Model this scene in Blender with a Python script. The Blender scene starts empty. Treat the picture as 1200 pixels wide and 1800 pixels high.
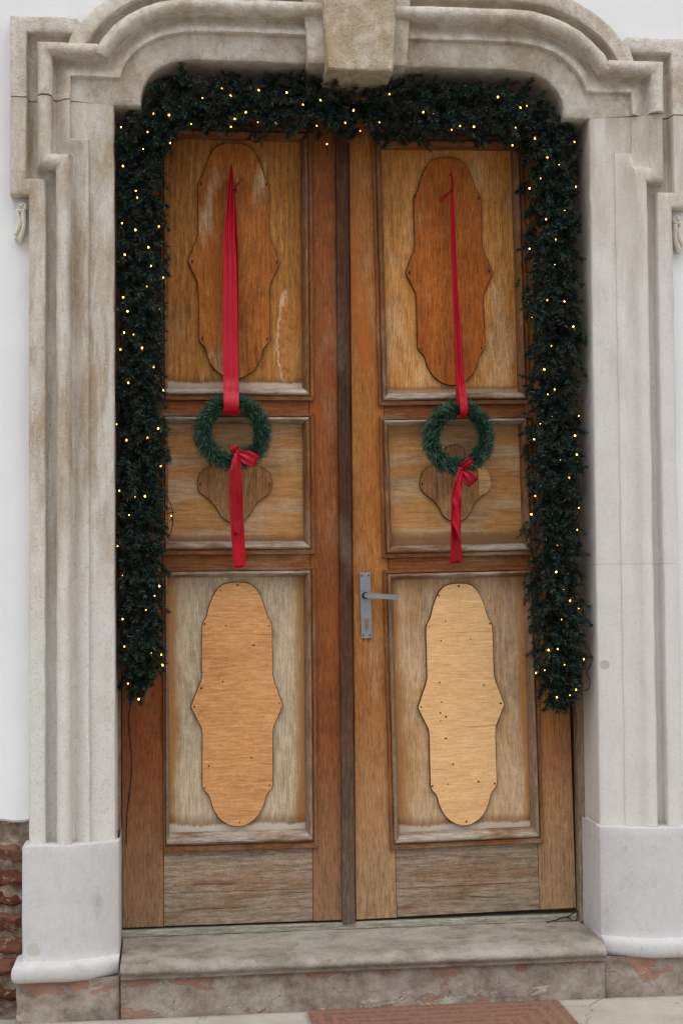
import bpy, math, random
import numpy as np
from mathutils import Vector, Matrix, noise

random.seed(11)
R = math.radians
scene = bpy.context.scene
COL = scene.collection

# ------------------------------------------------------------------ camera, sky, sun, exposure
cam_d = bpy.data.cameras.new('camera')
cam_d.sensor_fit = 'HORIZONTAL'; cam_d.sensor_width = 24; cam_d.lens = 50
cam_d.clip_start = .05; cam_d.clip_end = 500
cam = bpy.data.objects.new('camera', cam_d); COL.objects.link(cam)
cam.location = (-.6218, -4.9549, .9145)
cam.rotation_euler = (R(92.315), R(.4933), R(-6.4044))
scene.camera = cam

SUN_EL, SUN_AZ = 58, -36           # degrees; azimuth from straight in front of the wall, negative = from the left
world = bpy.data.worlds.new('World'); scene.world = world; world.use_nodes = True
wt = world.node_tree
sky = wt.nodes.new('ShaderNodeTexSky'); sky.sky_type = 'NISHITA'; sky.sun_disc = False
sky.sun_elevation = R(SUN_EL); sky.sun_rotation = R(180 + SUN_AZ)
sky.air_density = 1.0; sky.dust_density = 2.5; sky.ozone_density = 1.0
hs = wt.nodes.new('ShaderNodeHueSaturation'); hs.inputs['Saturation'].default_value = .42
bgn = wt.nodes['Background']; bgn.inputs['Strength'].default_value = .14
wt.links.new(sky.outputs[0], hs.inputs['Color']); wt.links.new(hs.outputs[0], bgn.inputs[0])

sun_d = bpy.data.lights.new('sun', 'SUN'); sun_d.energy = 1.5; sun_d.angle = R(45); sun_d.color = (1, .995, .985)
sun = bpy.data.objects.new('sun', sun_d); COL.objects.link(sun)
el, az = R(SUN_EL), R(SUN_AZ)
to_sun = Vector((math.sin(az)*math.cos(el), -math.cos(az)*math.cos(el), math.sin(el)))
sun.rotation_euler = to_sun.to_track_quat('Z', 'Y').to_euler()
sun.location = (-2, -8, 8)

vs = scene.view_settings
vs.view_transform = 'Standard'; vs.look = 'None'; vs.exposure = .08; vs.gamma = 1; vs.use_curve_mapping = False
scene.render.engine = 'CYCLES'
scene.cycles.use_denoising = True; scene.cycles.denoising_prefilter = 'ACCURATE'
scene.cycles.max_bounces = 5; scene.cycles.diffuse_bounces = 3; scene.cycles.caustics_reflective = False; scene.cycles.caustics_refractive = False

# ------------------------------------------------------------------ object helpers
def obj(name, mesh, mat=None, parent=None):
    o = bpy.data.objects.new(name, mesh); COL.objects.link(o)
    if mat is not None and mesh is not None and not mesh.materials: mesh.materials.append(mat)
    if parent is not None: o.parent = parent
    return o
def tag(o, label=None, cat=None, group=None, kind=None):
    for k, v in (('label', label), ('category', cat), ('group', group), ('kind', kind)):
        if v: o[k] = v
    return o
def empty(name, loc=(0, 0, 0), rot=(0, 0, 0)):
    o = bpy.data.objects.new(name, None); COL.objects.link(o)
    o.location = loc; o.rotation_euler = rot; o.empty_display_size = .05
    return o
def nz(x, y, z, s=1.0):
    return noise.noise(Vector((x*s, y*s, z*s)))
def fbm(x, y, z, s=1.0, o=4):
    return noise.fractal(Vector((x*s, y*s, z*s)), 1.0, 2.0, o)

class MB:
    """collects faces of one mesh"""
    def __init__(s): s.v = []; s.f = []
    def add(s, vs, fs):
        b = len(s.v); s.v += [tuple(p) for p in vs]; s.f += [tuple(i+b for i in f) for f in fs]
    def rows(s, rows, close=False, flip=False):
        n = len(rows[0]); vs = [p for r in rows for p in r]; fs = []
        for i in range(len(rows)-1):
            for j in range(n if close else n-1):
                k = (j+1) % n
                q = (i*n+j, i*n+k, (i+1)*n+k, (i+1)*n+j)
                fs.append(q[::-1] if flip else q)
        s.add(vs, fs)
    def box(s, x0, x1, y0, y1, z0, z1, c=.0):
        """board facing -y with chamfered front edges"""
        if c <= 0:
            s.add([(x0,y0,z0),(x1,y0,z0),(x1,y0,z1),(x0,y0,z1),(x0,y1,z0),(x1,y1,z0),(x1,y1,z1),(x0,y1,z1)],
                  [(0,1,2,3),(5,4,7,6),(4,5,1,0),(3,2,6,7),(4,0,3,7),(1,5,6,2)])
        else:
            vs = [(x0+c,y0,z0+c),(x1-c,y0,z0+c),(x1-c,y0,z1-c),(x0+c,y0,z1-c),
                  (x0,y0+c,z0),(x1,y0+c,z0),(x1,y0+c,z1),(x0,y0+c,z1),
                  (x0,y1,z0),(x1,y1,z0),(x1,y1,z1),(x0,y1,z1)]
            fs = [(0,1,2,3),(9,8,11,10)]
            for a, b in ((0, 4), (4, 8)):
                for i in range(4):
                    j = (i+1) % 4
                    fs.append((b+i, b+j, a+j, a+i))
            s.add(vs, fs)
    def plate(s, pts, y0, y1, c=.0):
        """outline (x,z), counter-clockwise seen from -y, from y1 forward to y0, chamfer c"""
        n = len(pts)
        cx = sum(p[0] for p in pts)/n; cz = sum(p[1] for p in pts)/n
        back = [(x, y1, z) for x, z in pts]
        mid = [(x, y0+c, z) for x, z in pts]
        fr = []
        for i in range(n):
            a, b, d = Vector(pts[i-1]), Vector(pts[i]), Vector(pts[(i+1) % n])
            t = (d-a); t = t.normalized() if t.length > 1e-9 else Vector((1, 0))
            nn = Vector((-t.y, t.x))
            q = b + nn*c
            fr.append((q.x, y0, q.y))
        s.rows([back, mid, fr], close=True, flip=False)
        b = len(s.v); s.v.append((cx, y0, cz)); base = b-n
        for i in range(n): s.f.append((base+i, base+(i+1) % n, b))
    def tube(s, pts, r, n=8, caps=True):
        rows = []; prev = None
        for i, p in enumerate(pts):
            p = Vector(p); a = Vector(pts[max(i-1, 0)]); b = Vector(pts[min(i+1, len(pts)-1)])
            t = (b-a).normalized()
            u = prev if prev is not None else (Vector((0, 0, 1)) if abs(t.z) < .9 else Vector((1, 0, 0)))
            u = (u - t*u.dot(t)).normalized(); w = t.cross(u); prev = u
            rr = r[i] if isinstance(r, (list, tuple)) else r
            rows.append([p + (u*math.cos(k*2*math.pi/n) + w*math.sin(k*2*math.pi/n))*rr for k in range(n)])
        s.rows(rows, close=True)
        if caps:
            for row, fl in ((rows[0], True), (rows[-1], False)):
                s.add(row, [tuple(range(n))[::-1] if fl else tuple(range(n))])
    def ball(s, c, rx, ry, rz, n=10, m=6):
        rows = []
        for i in range(m+1):
            a = math.pi*i/m
            rows.append([(c[0]+rx*math.sin(a)*math.cos(2*math.pi*k/n), c[1]+ry*math.sin(a)*math.sin(2*math.pi*k/n), c[2]-rz*math.cos(a)) for k in range(n)])
        s.rows(rows, close=True)
    def mesh(s, name, smooth=None):
        me = bpy.data.meshes.new(name); me.from_pydata(s.v, [], s.f)
        me.validate(clean_customdata=False)
        if smooth is not None:
            me.polygons.foreach_set('use_smooth', [True]*len(me.polygons))
            if smooth < 180: me.set_sharp_from_angle(angle=R(smooth))
        me.update()
        return me
    def build(s, name, mat, parent=None, smooth=None):
        return obj(name, s.mesh(name, smooth), mat, parent)

# ------------------------------------------------------------------ node helpers
def lin(c, k=1.0):
    f = lambda u: (u/255/12.92 if u/255 <= .04045 else ((u/255+.055)/1.055)**2.4)*k
    return (f(c[0]), f(c[1]), f(c[2]), 1)
class NT:
    def __init__(s, name):
        s.m = bpy.data.materials.new(name); s.m.use_nodes = True
        s.t = s.m.node_tree; s.b = s.t.nodes['Principled BSDF']
    def n(s, typ): return s.t.nodes.new(typ)
    def put(s, sock, v):
        if v is None: return
        if isinstance(v, bpy.types.NodeSocket): s.t.links.new(v, sock)
        else: sock.default_value = v
    def coord(s, which='Object'): return s.n('ShaderNodeTexCoord').outputs[which]
    def rnd(s): return s.n('ShaderNodeObjectInfo').outputs['Random']
    def math(s, op, a, b=None, c=None, clamp=False):
        q = s.n('ShaderNodeMath'); q.operation = op; q.use_clamp = clamp
        s.put(q.inputs[0], a); s.put(q.inputs[1], b); s.put(q.inputs[2], c)
        return q.outputs[0]
    def vmath(s, op, a, b=None):
        q = s.n('ShaderNodeVectorMath'); q.operation = op; s.put(q.inputs[0], a); s.put(q.inputs[1], b); return q.outputs[0]
    def xyz(s, v):
        q = s.n('ShaderNodeSeparateXYZ'); s.put(q.inputs[0], v); return q.outputs
    def comb(s, x, y, z):
        q = s.n('ShaderNodeCombineXYZ'); s.put(q.inputs[0], x); s.put(q.inputs[1], y); s.put(q.inputs[2], z); return q.outputs[0]
    def noise(s, v, scale, detail=3, rough=.55, dist=0):
        q = s.n('ShaderNodeTexNoise'); s.put(q.inputs['Vector'], v); q.inputs['Scale'].default_value = scale
        q.inputs['Detail'].default_value = detail; q.inputs['Roughness'].default_value = rough; q.inputs['Distortion'].default_value = dist
        return q.outputs['Fac']
    def voro(s, v, scale, feature='F1', out='Distance'):
        q = s.n('ShaderNodeTexVoronoi'); q.feature = feature; s.put(q.inputs['Vector'], v); q.inputs['Scale'].default_value = scale
        return q.outputs[out]
    def wave(s, v, scale, dist=0, detail=2, dscale=1, direction='X'):
        q = s.n('ShaderNodeTexWave'); q.bands_direction = direction; s.put(q.inputs['Vector'], v); q.inputs['Scale'].default_value = scale
        q.inputs['Distortion'].default_value = dist; q.inputs['Detail'].default_value = detail; q.inputs['Detail Scale'].default_value = dscale
        return q.outputs['Fac']
    def ramp(s, f, *st):
        q = s.n('ShaderNodeValToRGB'); s.put(q.inputs[0], f); e = q.color_ramp.elements
        for i, (p, c) in enumerate(st):
            k = e[i] if i < 2 else e.new(p)
            k.position = p; k.color = c if isinstance(c, tuple) else (c, c, c, 1)
        return q.outputs[0]
    def step(s, f, a, b):
        """smooth 0..1 between a and b (a may exceed b)"""
        q = s.n('ShaderNodeMapRange'); q.interpolation_type = 'SMOOTHSTEP'; s.put(q.inputs[0], f)
        if a < b: q.inputs[1].default_value, q.inputs[2].default_value, q.inputs[3].default_value, q.inputs[4].default_value = a, b, 0, 1
        else: q.inputs[1].default_value, q.inputs[2].default_value, q.inputs[3].default_value, q.inputs[4].default_value = b, a, 1, 0
        return q.outputs[0]
    def mix(s, f, a, b, mode='MIX'):
        q = s.n('ShaderNodeMix'); q.data_type = 'RGBA'; q.blend_type = mode
        s.put(q.inputs[0], f); s.put(q.inputs[6], a); s.put(q.inputs[7], b); return q.outputs[2]
    def bump(s, h, strength=.3, dist=.002, normal=None):
        q = s.n('ShaderNodeBump'); q.inputs['Strength'].default_value = strength; q.inputs['Distance'].default_value = dist
        s.put(q.inputs['Height'], h)
        if normal is not None: s.put(q.inputs['Normal'], normal)
        return q.outputs[0]
    def done(s, color, rough=.6, normal=None, spec=.3, metal=0):
        s.put(s.b.inputs['Base Color'], color); s.put(s.b.inputs['Roughness'], rough)
        s.b.inputs['Specular IOR Level'].default_value = spec; s.b.inputs['Metallic'].default_value = metal
        if normal is not None: s.put(s.b.inputs['Normal'], normal)
        return s.m

KW = 1.36
KS = 1.40
def wood(name, dark, mid, light, axis='z', grey=None, gz=None, gamt=.0, bleach=None, streak=.5, pores=.5, rings=.35, rust=None, blot=.35, edge=None, rough=.58, ringscale=5.0, knots=0, speck=0, grain=1.0, scar=None):
    """weathered timber. axis: grain direction. grey: weathered colour; gz=(z0 full, z1 none); bleach=(z of the lower edge, height, colour);
    edge=(x0, x1, width, colour): unweathered band along both long sides"""
    t = NT(name)
    co = t.coord('Object'); x, y, z = t.xyz(co)[:3]
    rn = t.math('MULTIPLY', t.rnd(), 37.0)
    g, c = (z, x) if axis == 'z' else (x, z)
    g2 = t.math('ADD', g, rn); c2 = t.math('ADD', c, t.math('MULTIPLY', rn, .37))
    base = t.comb(c2, y, g2)
    warp = t.math('MULTIPLY', t.math('SUBTRACT', t.noise(t.vmath('MULTIPLY', base, (5, 5, 1.6)), 1, 2), .5), .05)
    cw = t.math('ADD', c2, warp)
    P = lambda a, b: t.comb(t.math('MULTIPLY', cw, a), t.math('MULTIPLY', y, a*.6), t.math('MULTIPLY', g2, b))
    fine = t.noise(P(185, 17), 1, 4, .72)
    med = t.noise(P(70, 10), 1, 4, .65)
    wide = t.noise(P(7, 2.6), 1, 4, .6)
    ring = t.wave(P(1, .10), ringscale*4, 7, 3, 1.2)
    f = t.math('ADD', t.math('MULTIPLY', med, .34), t.math('MULTIPLY', wide, .40))
    f = t.math('ADD', f, t.math('MULTIPLY', t.noise(co, 30, 5, .72), .26))
    f = t.math('ADD', f, t.math('MULTIPLY', t.math('SUBTRACT', ring, .5), rings*.16))
    col = t.ramp(f, (.33, lin(dark, KW)), (.47, lin(tuple(m_*.85+d_*.15 for m_, d_ in zip(mid, dark)), KW)), (.53, lin(mid, KW)), (.68, lin(light, KW)))
    gf = t.step(fine, .36, .64)
    gcol = t.ramp(gf, (0.0, 1-.30*grain), (.5, 1-.03*grain), (1.0, 1+.16*grain))
    iso = t.ramp(t.noise(co, 170, 3, .75), (.34, 1-.22*grain), (.5, 1.0), (.66, 1+.14*grain))
    gcol = t.mix(1.0, gcol, iso, 'MULTIPLY')
    col = t.mix(1.0, col, gcol, 'MULTIPLY')
    bl = t.noise(co, 7, 4, .6)
    col = t.mix(t.math('MULTIPLY', t.step(bl, .5, .75), blot), col, lin(dark, KW))
    if rust:
        rs = t.noise(P(9, 1.6), 1, 4, .6)
        col = t.mix(t.math('MULTIPLY', t.step(rs, .5, .68), .75), col, lin(rust, KW))
    if grey:
        gr = t.mix(1.0, t.ramp(f, (.32, lin(tuple(v*.74 for v in grey), KW)), (.5, lin(grey, KW)), (.68, lin(tuple(min(255, v*1.12) for v in grey), KW))), gcol, 'MULTIPLY')
        m = t.noise(t.vmath('MULTIPLY', co, (3.2, 3, 1.2) if axis == 'z' else (1.5, 3, 5)), 2.2, 4, .6)
        mk = t.step(m, .62-gamt*.5, .80-gamt*.5)
        if gz:
            mk = t.math('MAXIMUM', t.math('MULTIPLY', mk, .6), t.step(t.math('ADD', z, t.math('MULTIPLY', t.math('SUBTRACT', med, .5), .5)), gz[1], gz[0]))
        if edge:
            x0, x1, wd, ec = edge
            dx = t.math('MINIMUM', t.math('SUBTRACT', x, x0), t.math('SUBTRACT', x1, x))
            dx = t.math('ADD', dx, t.math('MULTIPLY', t.math('SUBTRACT', wide, .5), wd*1.2))
            em = t.step(dx, wd, wd*.2)
            mk = t.math('MULTIPLY', mk, t.math('SUBTRACT', 1, em))
            col = t.mix(t.math('MULTIPLY', em, .8), col, lin(ec, KW))
        mk = t.math('MULTIPLY', mk, t.math('ADD', .55, t.math('MULTIPLY', med, .7)), clamp=True)
        col = t.mix(mk, col, gr)
    # dark pores and checks along the grain
    po = t.step(t.noise(P(330, 26), 1, 2, .5), .60, .74)
    col = t.mix(t.math('MULTIPLY', po, pores*.6), col, lin((38, 22, 12), 1), 'MIX')
    ck = t.step(t.noise(P(120, 2.6), 1, 2, .4), .70, .75)
    col = t.mix(t.math('MULTIPLY', ck, streak), col, lin((40, 24, 14), 1))
    lt = t.step(t.noise(P(150, 9), 1, 2, .5), .66, .8)
    col = t.mix(t.math('MULTIPLY', lt, .35), col, lin(tuple(min(255, v*1.22+8) for v in light), KW))
    if knots:
        vd = t.n('ShaderNodeTexVoronoi'); t.put(vd.inputs['Vector'], t.vmath('MULTIPLY', t.comb(c2, 0.0, g2), (1, 1, .6))); vd.inputs['Scale'].default_value = knots
        kd = t.math('ADD', vd.outputs['Distance'], t.math('MULTIPLY', med, .05))
        col = t.mix(t.math('MULTIPLY', t.step(kd, .13, .05), .8), col, lin((70, 38, 18), 1.2))
    if speck:
        sp = t.step(t.noise(co, 90, 2, .6), .70, .76)
        col = t.mix(t.math('MULTIPLY', sp, speck), col, lin((60, 34, 18), 1))
    if scar:                                   # old filler and varnish scar on the panel
        su, sw, ru, rw = scar
        e = t.math('ADD', t.math('POWER', t.math('DIVIDE', t.math('SUBTRACT', x, su), ru), 2.0), t.math('POWER', t.math('DIVIDE', t.math('SUBTRACT', z, sw), rw), 2.0))
        n_ = t.noise(t.vmath('MULTIPLY', co, (1.3, 1, .8)), 34, 5, .65, .8)
        e = t.math('ADD', e, t.math('MULTIPLY', t.math('SUBTRACT', n_, .5), 1.6))
        col = t.mix(t.math('MULTIPLY', t.step(e, 1.0, .85), .75), col, t.ramp(n_, (.35, lin((118, 66, 22), KW)), (.6, lin((164, 108, 50), KW))))
        col = t.mix(t.math('MULTIPLY', t.math('MULTIPLY', t.step(e, 1.25, 1.0), t.step(e, .7, .95)), t.math('MULTIPLY', t.step(x, su+.01, su-.015), .7)), col, lin((190, 160, 128), KW))
    if bleach:
        for zb, h, bc in (bleach if isinstance(bleach, list) else [bleach]):
            teeth = t.math('MULTIPLY', t.noise(t.comb(t.math('MULTIPLY', x, 95), 0.0, t.math('MULTIPLY', z, 6)), 1, 4, .7), h*1.2)
            teeth = t.math('ADD', teeth, t.math('MULTIPLY', t.noise(t.comb(t.math('MULTIPLY', x, 9), 3.0, 0.0), 1, 4, .6), h*2.2))
            zz = t.math('SUBTRACT', t.math('SUBTRACT', z, zb), teeth)
            # dark wet band above, pale bleached wood below
            col = t.mix(t.math('MULTIPLY', t.step(zz, h*1.9, h*.2), .55), col, lin((96, 56, 28), 1.25))
            col = t.mix(t.math('MULTIPLY', t.step(zz, .004, -.007), t.math('ADD', .42, t.math('MULTIPLY', bl, .75)), clamp=True), col, lin(bc, KW))
    rg = t.math('ADD', rough-.1, t.math('MULTIPLY', fine, .28))
    return t.done(col, rg, t.bump(t.math('SUBTRACT', fine, t.math('MULTIPLY', ck, .8)), .6, .0016), .18)

def stone(name, pale, mid, dark, patch=.5, scale=1.0, bump=.5, streaky=1.0, ochre=None, grime=.3, zmask=None, coarse=0.0, smear=.0, spots=()):
    """weathered limestone under worn whitewash. zmask=(z lo, z hi): paler below lo, browner above hi"""
    t = NT(name)
    co = t.coord('Object'); x, y, z = t.xyz(co)[:3]
    st = t.vmath('MULTIPLY', co, (1, 1, 1/(1+streaky*2.2)))
    n1 = t.noise(st, 6*scale, 6, .62, .4)
    n2 = t.noise(st, 19*scale, 5, .65)
    n3 = t.noise(co, 150, 4, .7)
    f = t.math('ADD', t.math('MULTIPLY', n1, .65), t.math('MULTIPLY', n2, .35))
    if zmask:
        zz = t.step(z, zmask[0], zmask[1])
        f = t.math('ADD', f, t.math('MULTIPLY', t.math('SUBTRACT', zz, .5), .28))
    f = t.math('ADD', f, (patch-.5)*.4)
    col = t.ramp(f, (.40, lin(pale, KS)), (.48, lin(tuple((a*.5+b*.5) for a, b in zip(pale, mid)), KS)), (.54, lin(mid, KS)), (.70, lin(dark, KS)))
    if ochre:
        oc = t.noise(st, 4*scale, 5, .6, .6)
        col = t.mix(t.math('MULTIPLY', t.step(oc, .5, .62), .65), col, lin(ochre, KS))
    if smear:
        sm = t.noise(t.vmath('MULTIPLY', co, (9, 9, 1.1)), 2.2, 5, .65, .3)
        col = t.mix(t.math('MULTIPLY', t.step(sm, .54, .63), smear), col, lin((188, 186, 182), KS))
    gr = t.noise(co, 55, 5, .7)
    col = t.mix(t.math('MULTIPLY', t.step(gr, .52, .72), grime), col, lin(tuple(v*.72 for v in dark), KS))
    sp = t.step(n3, .56, .70)
    col = t.mix(t.math('MULTIPLY', sp, .30+coarse*.4), col, lin(tuple(v*.6 for v in dark), KS))
    for (sx, sz, sr, sc) in spots:
        d = t.math('SQRT', t.math('ADD', t.math('POWER', t.math('SUBTRACT', x, sx), 2.0), t.math('POWER', t.math('SUBTRACT', z, sz), 2.0)))
        d = t.math('ADD', d, t.math('MULTIPLY', t.math('SUBTRACT', n2, .5), sr*.8))
        col = t.mix(t.math('MULTIPLY', t.step(d, sr, sr*.75), .75), col, lin(sc, KS))
    pl = t.step(t.noise(co, 95, 4, .7), .57, .68)
    col = t.mix(t.math('MULTIPLY', pl, .45), col, lin(tuple(min(255, v*1.04) for v in pale), KS))
    h = t.math('ADD', t.math('MULTIPLY', n3, .0035+.004*coarse), t.math('MULTIPLY', n2, .007))
    nrm = t.bump(h, bump, 1.0)
    return t.done(col, .88, nrm, .2)

# ------------------------------------------------------------------ materials
M = {}
# left leaf (local z = height above the leaf's lower edge)
ST_D, ST_M, ST_L = (66, 33, 17), (103, 57, 29), (134, 80, 43)
M['stile'] = wood('stile_oak', (80, 41, 18), (117, 66, 31), (142, 89, 48), grey=(128, 102, 76), gz=(-.1, .75), gamt=.16, rust=(128, 64, 24), rings=.2)
M['stile_gold'] = wood('stile_oak_golden', (96, 54, 22), (144, 92, 44), (168, 118, 64), grey=(146, 120, 90), gz=(-.1, 1.0), gamt=.24, rust=(142, 76, 28), rings=.3)
M['strip'] = wood('cover_strip_wood', (40, 22, 13), (68, 41, 26), (92, 63, 43), grey=(96, 83, 70), gz=(-.3, 1.2), gamt=.12, streak=.9, pores=.9)
M['rail'] = wood('rail_oak', (70, 36, 16), (114, 66, 32), (142, 92, 50), axis='x', grey=(124, 96, 70), gamt=.15, rust=(124, 64, 26))
M['board'] = wood('kick_board_oak', (94, 70, 50), (122, 97, 75), (142, 118, 95), axis='x', grey=(134, 118, 100), gamt=.5, streak=.7, pores=.8, rings=.5, ringscale=3)
M['mould_side'] = wood('moulding_oak', (74, 46, 28), (112, 77, 49), (138, 106, 76), grey=(128, 113, 96), gz=(.0, 1.7), gamt=.3)
M['mould_flat'] = wood('moulding_oak_weathered', (76, 50, 33), (112, 82, 58), (142, 116, 92), axis='x', grey=(146, 136, 122), gamt=.55, streak=.6)
M['top_panel'] = wood('upper_panel_wood', (104, 62, 24), (146, 97, 44), (168, 120, 62), rings=.55, ringscale=3.2, grey=(150, 118, 80), gamt=.15, streak=.35, pores=.5,
                      bleach=(1.944, .013, (170, 156, 140)), blot=.3, scar=(.606, 2.125, .036, .175))
M['top_panel_pine'] = wood('upper_panel_pine', (132, 84, 36), (168, 116, 58), (186, 140, 84), rings=.6, ringscale=12, grey=(170, 132, 92), gamt=.3, streak=.3, pores=.35,
                           bleach=(1.924, .009, (146, 124, 98)), blot=.2)
M['top_shape'] = wood('upper_inset_oak', (98, 50, 15), (144, 84, 32), (166, 106, 48), rings=.3, grey=(172, 142, 108), gamt=.2, pores=.9, streak=.35, rust=(146, 78, 24))
M['top_shape_red'] = wood('upper_inset_red_oak', (106, 50, 13), (146, 80, 27), (168, 104, 44), rings=.3, pores=1.0, streak=.35, rust=(142, 70, 20), grey=(156, 104, 54), gamt=.1)
M['mid_panel'] = wood('middle_panel_ply', (122, 82, 42), (158, 114, 67), (172, 131, 84), axis='x', grain=.6, rings=.25, ringscale=3, grey=(156, 130, 98), gamt=.4, blot=.35, streak=.1, pores=.4,
                      bleach=(1.375, .010, (112, 80, 52)))
M['mid_shape'] = wood('middle_inset_oak', (96, 62, 35), (136, 96, 59), (156, 118, 78), rings=.3, pores=.8, grey=(148, 120, 88), gamt=.3)
M['low_panel'] = wood('lower_panel_weathered', (116, 88, 58), (158, 130, 96), (178, 154, 122), rings=.5, ringscale=13, grey=(166, 150, 126), gz=(9, 10), gamt=.75, streak=.3, pores=.5,
                      bleach=(.314, .024, (174, 167, 157)), edge=(.168, .660, .055, (146, 102, 56)), blot=.2, grain=.7)
M['low_panel_warm'] = wood('lower_panel_warm', (120, 86, 54), (162, 126, 88), (180, 150, 112), rings=.4, ringscale=9, grey=(168, 142, 112), gamt=.45, streak=.25, pores=.45,
                           bleach=(.290, .021, (174, 165, 152)), edge=(.170, .665, .04, (150, 102, 56)), blot=.15, grain=.7)
M['ply_orange'] = wood('plywood_orange', (152, 102, 60), (183, 132, 84), (195, 148, 101), axis='x', grain=.6, rings=.3, ringscale=5, blot=.2, streak=.25, pores=.5, rough=.6, speck=.6)
M['ply_pale'] = wood('plywood_pale', (178, 134, 86), (199, 158, 110), (209, 173, 128), axis='x', grain=.45, rings=.3, ringscale=9, blot=.08, streak=.22, pores=.3, rough=.6, speck=.15)
M['patch'] = wood('repair_wood', (150, 112, 70), (178, 140, 94), (194, 158, 112), axis='x', rings=.4, streak=.1, pores=.3)
M['edge'] = wood('aged_edge_shadow_line', (40, 22, 11), (66, 39, 20), (92, 58, 32))  # aged cut edges, also painted dark as the shadow contour round the shaped boards
M['mould_outer'] = wood('moulding_outer_oak', (66, 38, 20), (104, 66, 38), (128, 90, 58), axis='x', grey=(118, 96, 74), gamt=.3)
M['mould_outer_side'] = wood('moulding_outer_oak_upright', (72, 40, 20), (110, 66, 34), (134, 90, 54), grey=(118, 96, 74), gz=(-.2, .7), gamt=.2)
M['frame'] = wood('frame_wood', (70, 48, 32), (106, 80, 58), (132, 108, 84), grey=(134, 120, 102), gz=(-.2, 1.4), gamt=.4)
M['sill'] = wood('threshold_wood', (96, 92, 78), (128, 124, 108), (150, 146, 130), axis='x', streak=.8, pores=.7, rings=.2, grey=(140, 138, 124), gamt=.5)

M['jamb_l'] = stone('limestone_mottled', (186, 183, 176), (176, 170, 160), (150, 135, 115), patch=.42, streaky=1.0, smear=.45, zmask=(.1, 1.4), grime=.22, bump=.8, coarse=.2, scale=1.4)
M['arch'] = stone('limestone_brown', (190, 185, 177), (172, 161, 147), (142, 127, 111), patch=.52, streaky=.2, bump=1.0, grime=.35, scale=1.6, coarse=.5)
M['jamb_r'] = stone('limestone_whitewashed', (181, 178, 172), (169, 163, 153), (146, 133, 118), patch=.36, streaky=1.8, grime=.12, smear=.4, bump=.35, zmask=(1.0, 2.6), spots=[(.873, .567, .020, (146, 140, 127))])
M['keystone'] = stone('limestone_ochre', (186, 179, 167), (162, 148, 126), (140, 122, 96), patch=.58, streaky=.1, bump=1.0, ochre=(152, 133, 102), coarse=.9, grime=.35, scale=1.5)
M['plinth'] = stone('plinth_whitewash', (175, 174, 173), (170, 169, 167), (150, 147, 141), patch=.44, streaky=.1, bump=.25, grime=.12, scale=1.6, spots=[(-1.115, -.338, .025, (158, 156, 149)), (-.895, -.26, .022, (168, 167, 162))])
M['step'] = stone('step_stone', (146, 140, 131), (126, 119, 109), (90, 81, 71), patch=.5, streaky=-.25, bump=.7, grime=.35, smear=0, coarse=.3)
M['scroll'] = stone('scroll_stone', (190, 184, 174), (178, 170, 158), (150, 138, 122), patch=.4, bump=.3, grime=.1)

def render_coat(name, amount, top):
    """old grey render with flaking brick-red paint"""
    t = NT(name); co = t.coord('Object')
    n1 = t.noise(co, 13, 7, .72); n3 = t.noise(co, 160, 4, .7); n2 = t.noise(co, 35, 5, .65)
    col = t.ramp(n1, (.32, lin((94, 83, 75), KW)), (.5, lin((130, 119, 108), KW)), (.68, lin((152, 144, 133), KW)))
    zc = t.xyz(co)[2]
    w = t.vmath('ADD', t.vmath('MULTIPLY', co, (.8, 1, 1.9)), t.comb(t.math('MULTIPLY', n2, .05), 0.0, t.math('MULTIPLY', n2, .05)))
    pm = t.math('ADD', t.noise(w, 7.5, 6, .62, .2), t.math('MULTIPLY', t.step(zc, top-.07, top), .10))
    pk = t.step(pm, .655-amount*.12, .675-amount*.12)
    red = t.ramp(n2, (.3, lin((116, 76, 58), KW)), (.7, lin((146, 98, 76), KW)))
    col = t.mix(t.math('MULTIPLY', pk, t.math('ADD', .25, t.math('MULTIPLY', n2, .8)), clamp=True), col, red)
    pale = t.step(t.noise(w, 6, 6, .7), .60, .64)
    col = t.mix(t.math('MULTIPLY', pale, .6), col, lin((176, 168, 156), KW))
    dk = t.step(t.noise(co, 24, 6, .75), .60, .75)
    col = t.mix(t.math('MULTIPLY', dk, .5), col, lin((88, 74, 64), KW))
    cr = t.voro(t.vmath('ADD', co, t.comb(t.math('MULTIPLY', n2, .12), 0.0, t.math('MULTIPLY', n1, .12))), 5.5, 'DISTANCE_TO_EDGE')
    ck = t.math('MULTIPLY', t.step(cr, .008, .002), t.step(n1, .54, .60))
    col = t.mix(t.math('MULTIPLY', ck, .85), col, lin((52, 44, 38), 1))
    h = t.math('SUBTRACT', t.math('ADD', t.math('MULTIPLY', n3, .35), t.math('MULTIPLY', n2, .6)), t.math('MULTIPLY', t.math('ADD', pk, ck), .35))
    return t.done(col, .9, t.bump(h, .8, .006), .2)
M['riser'] = render_coat('riser_render', .45, .127)
M['base'] = render_coat('base_render', .5, -.445)

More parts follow.
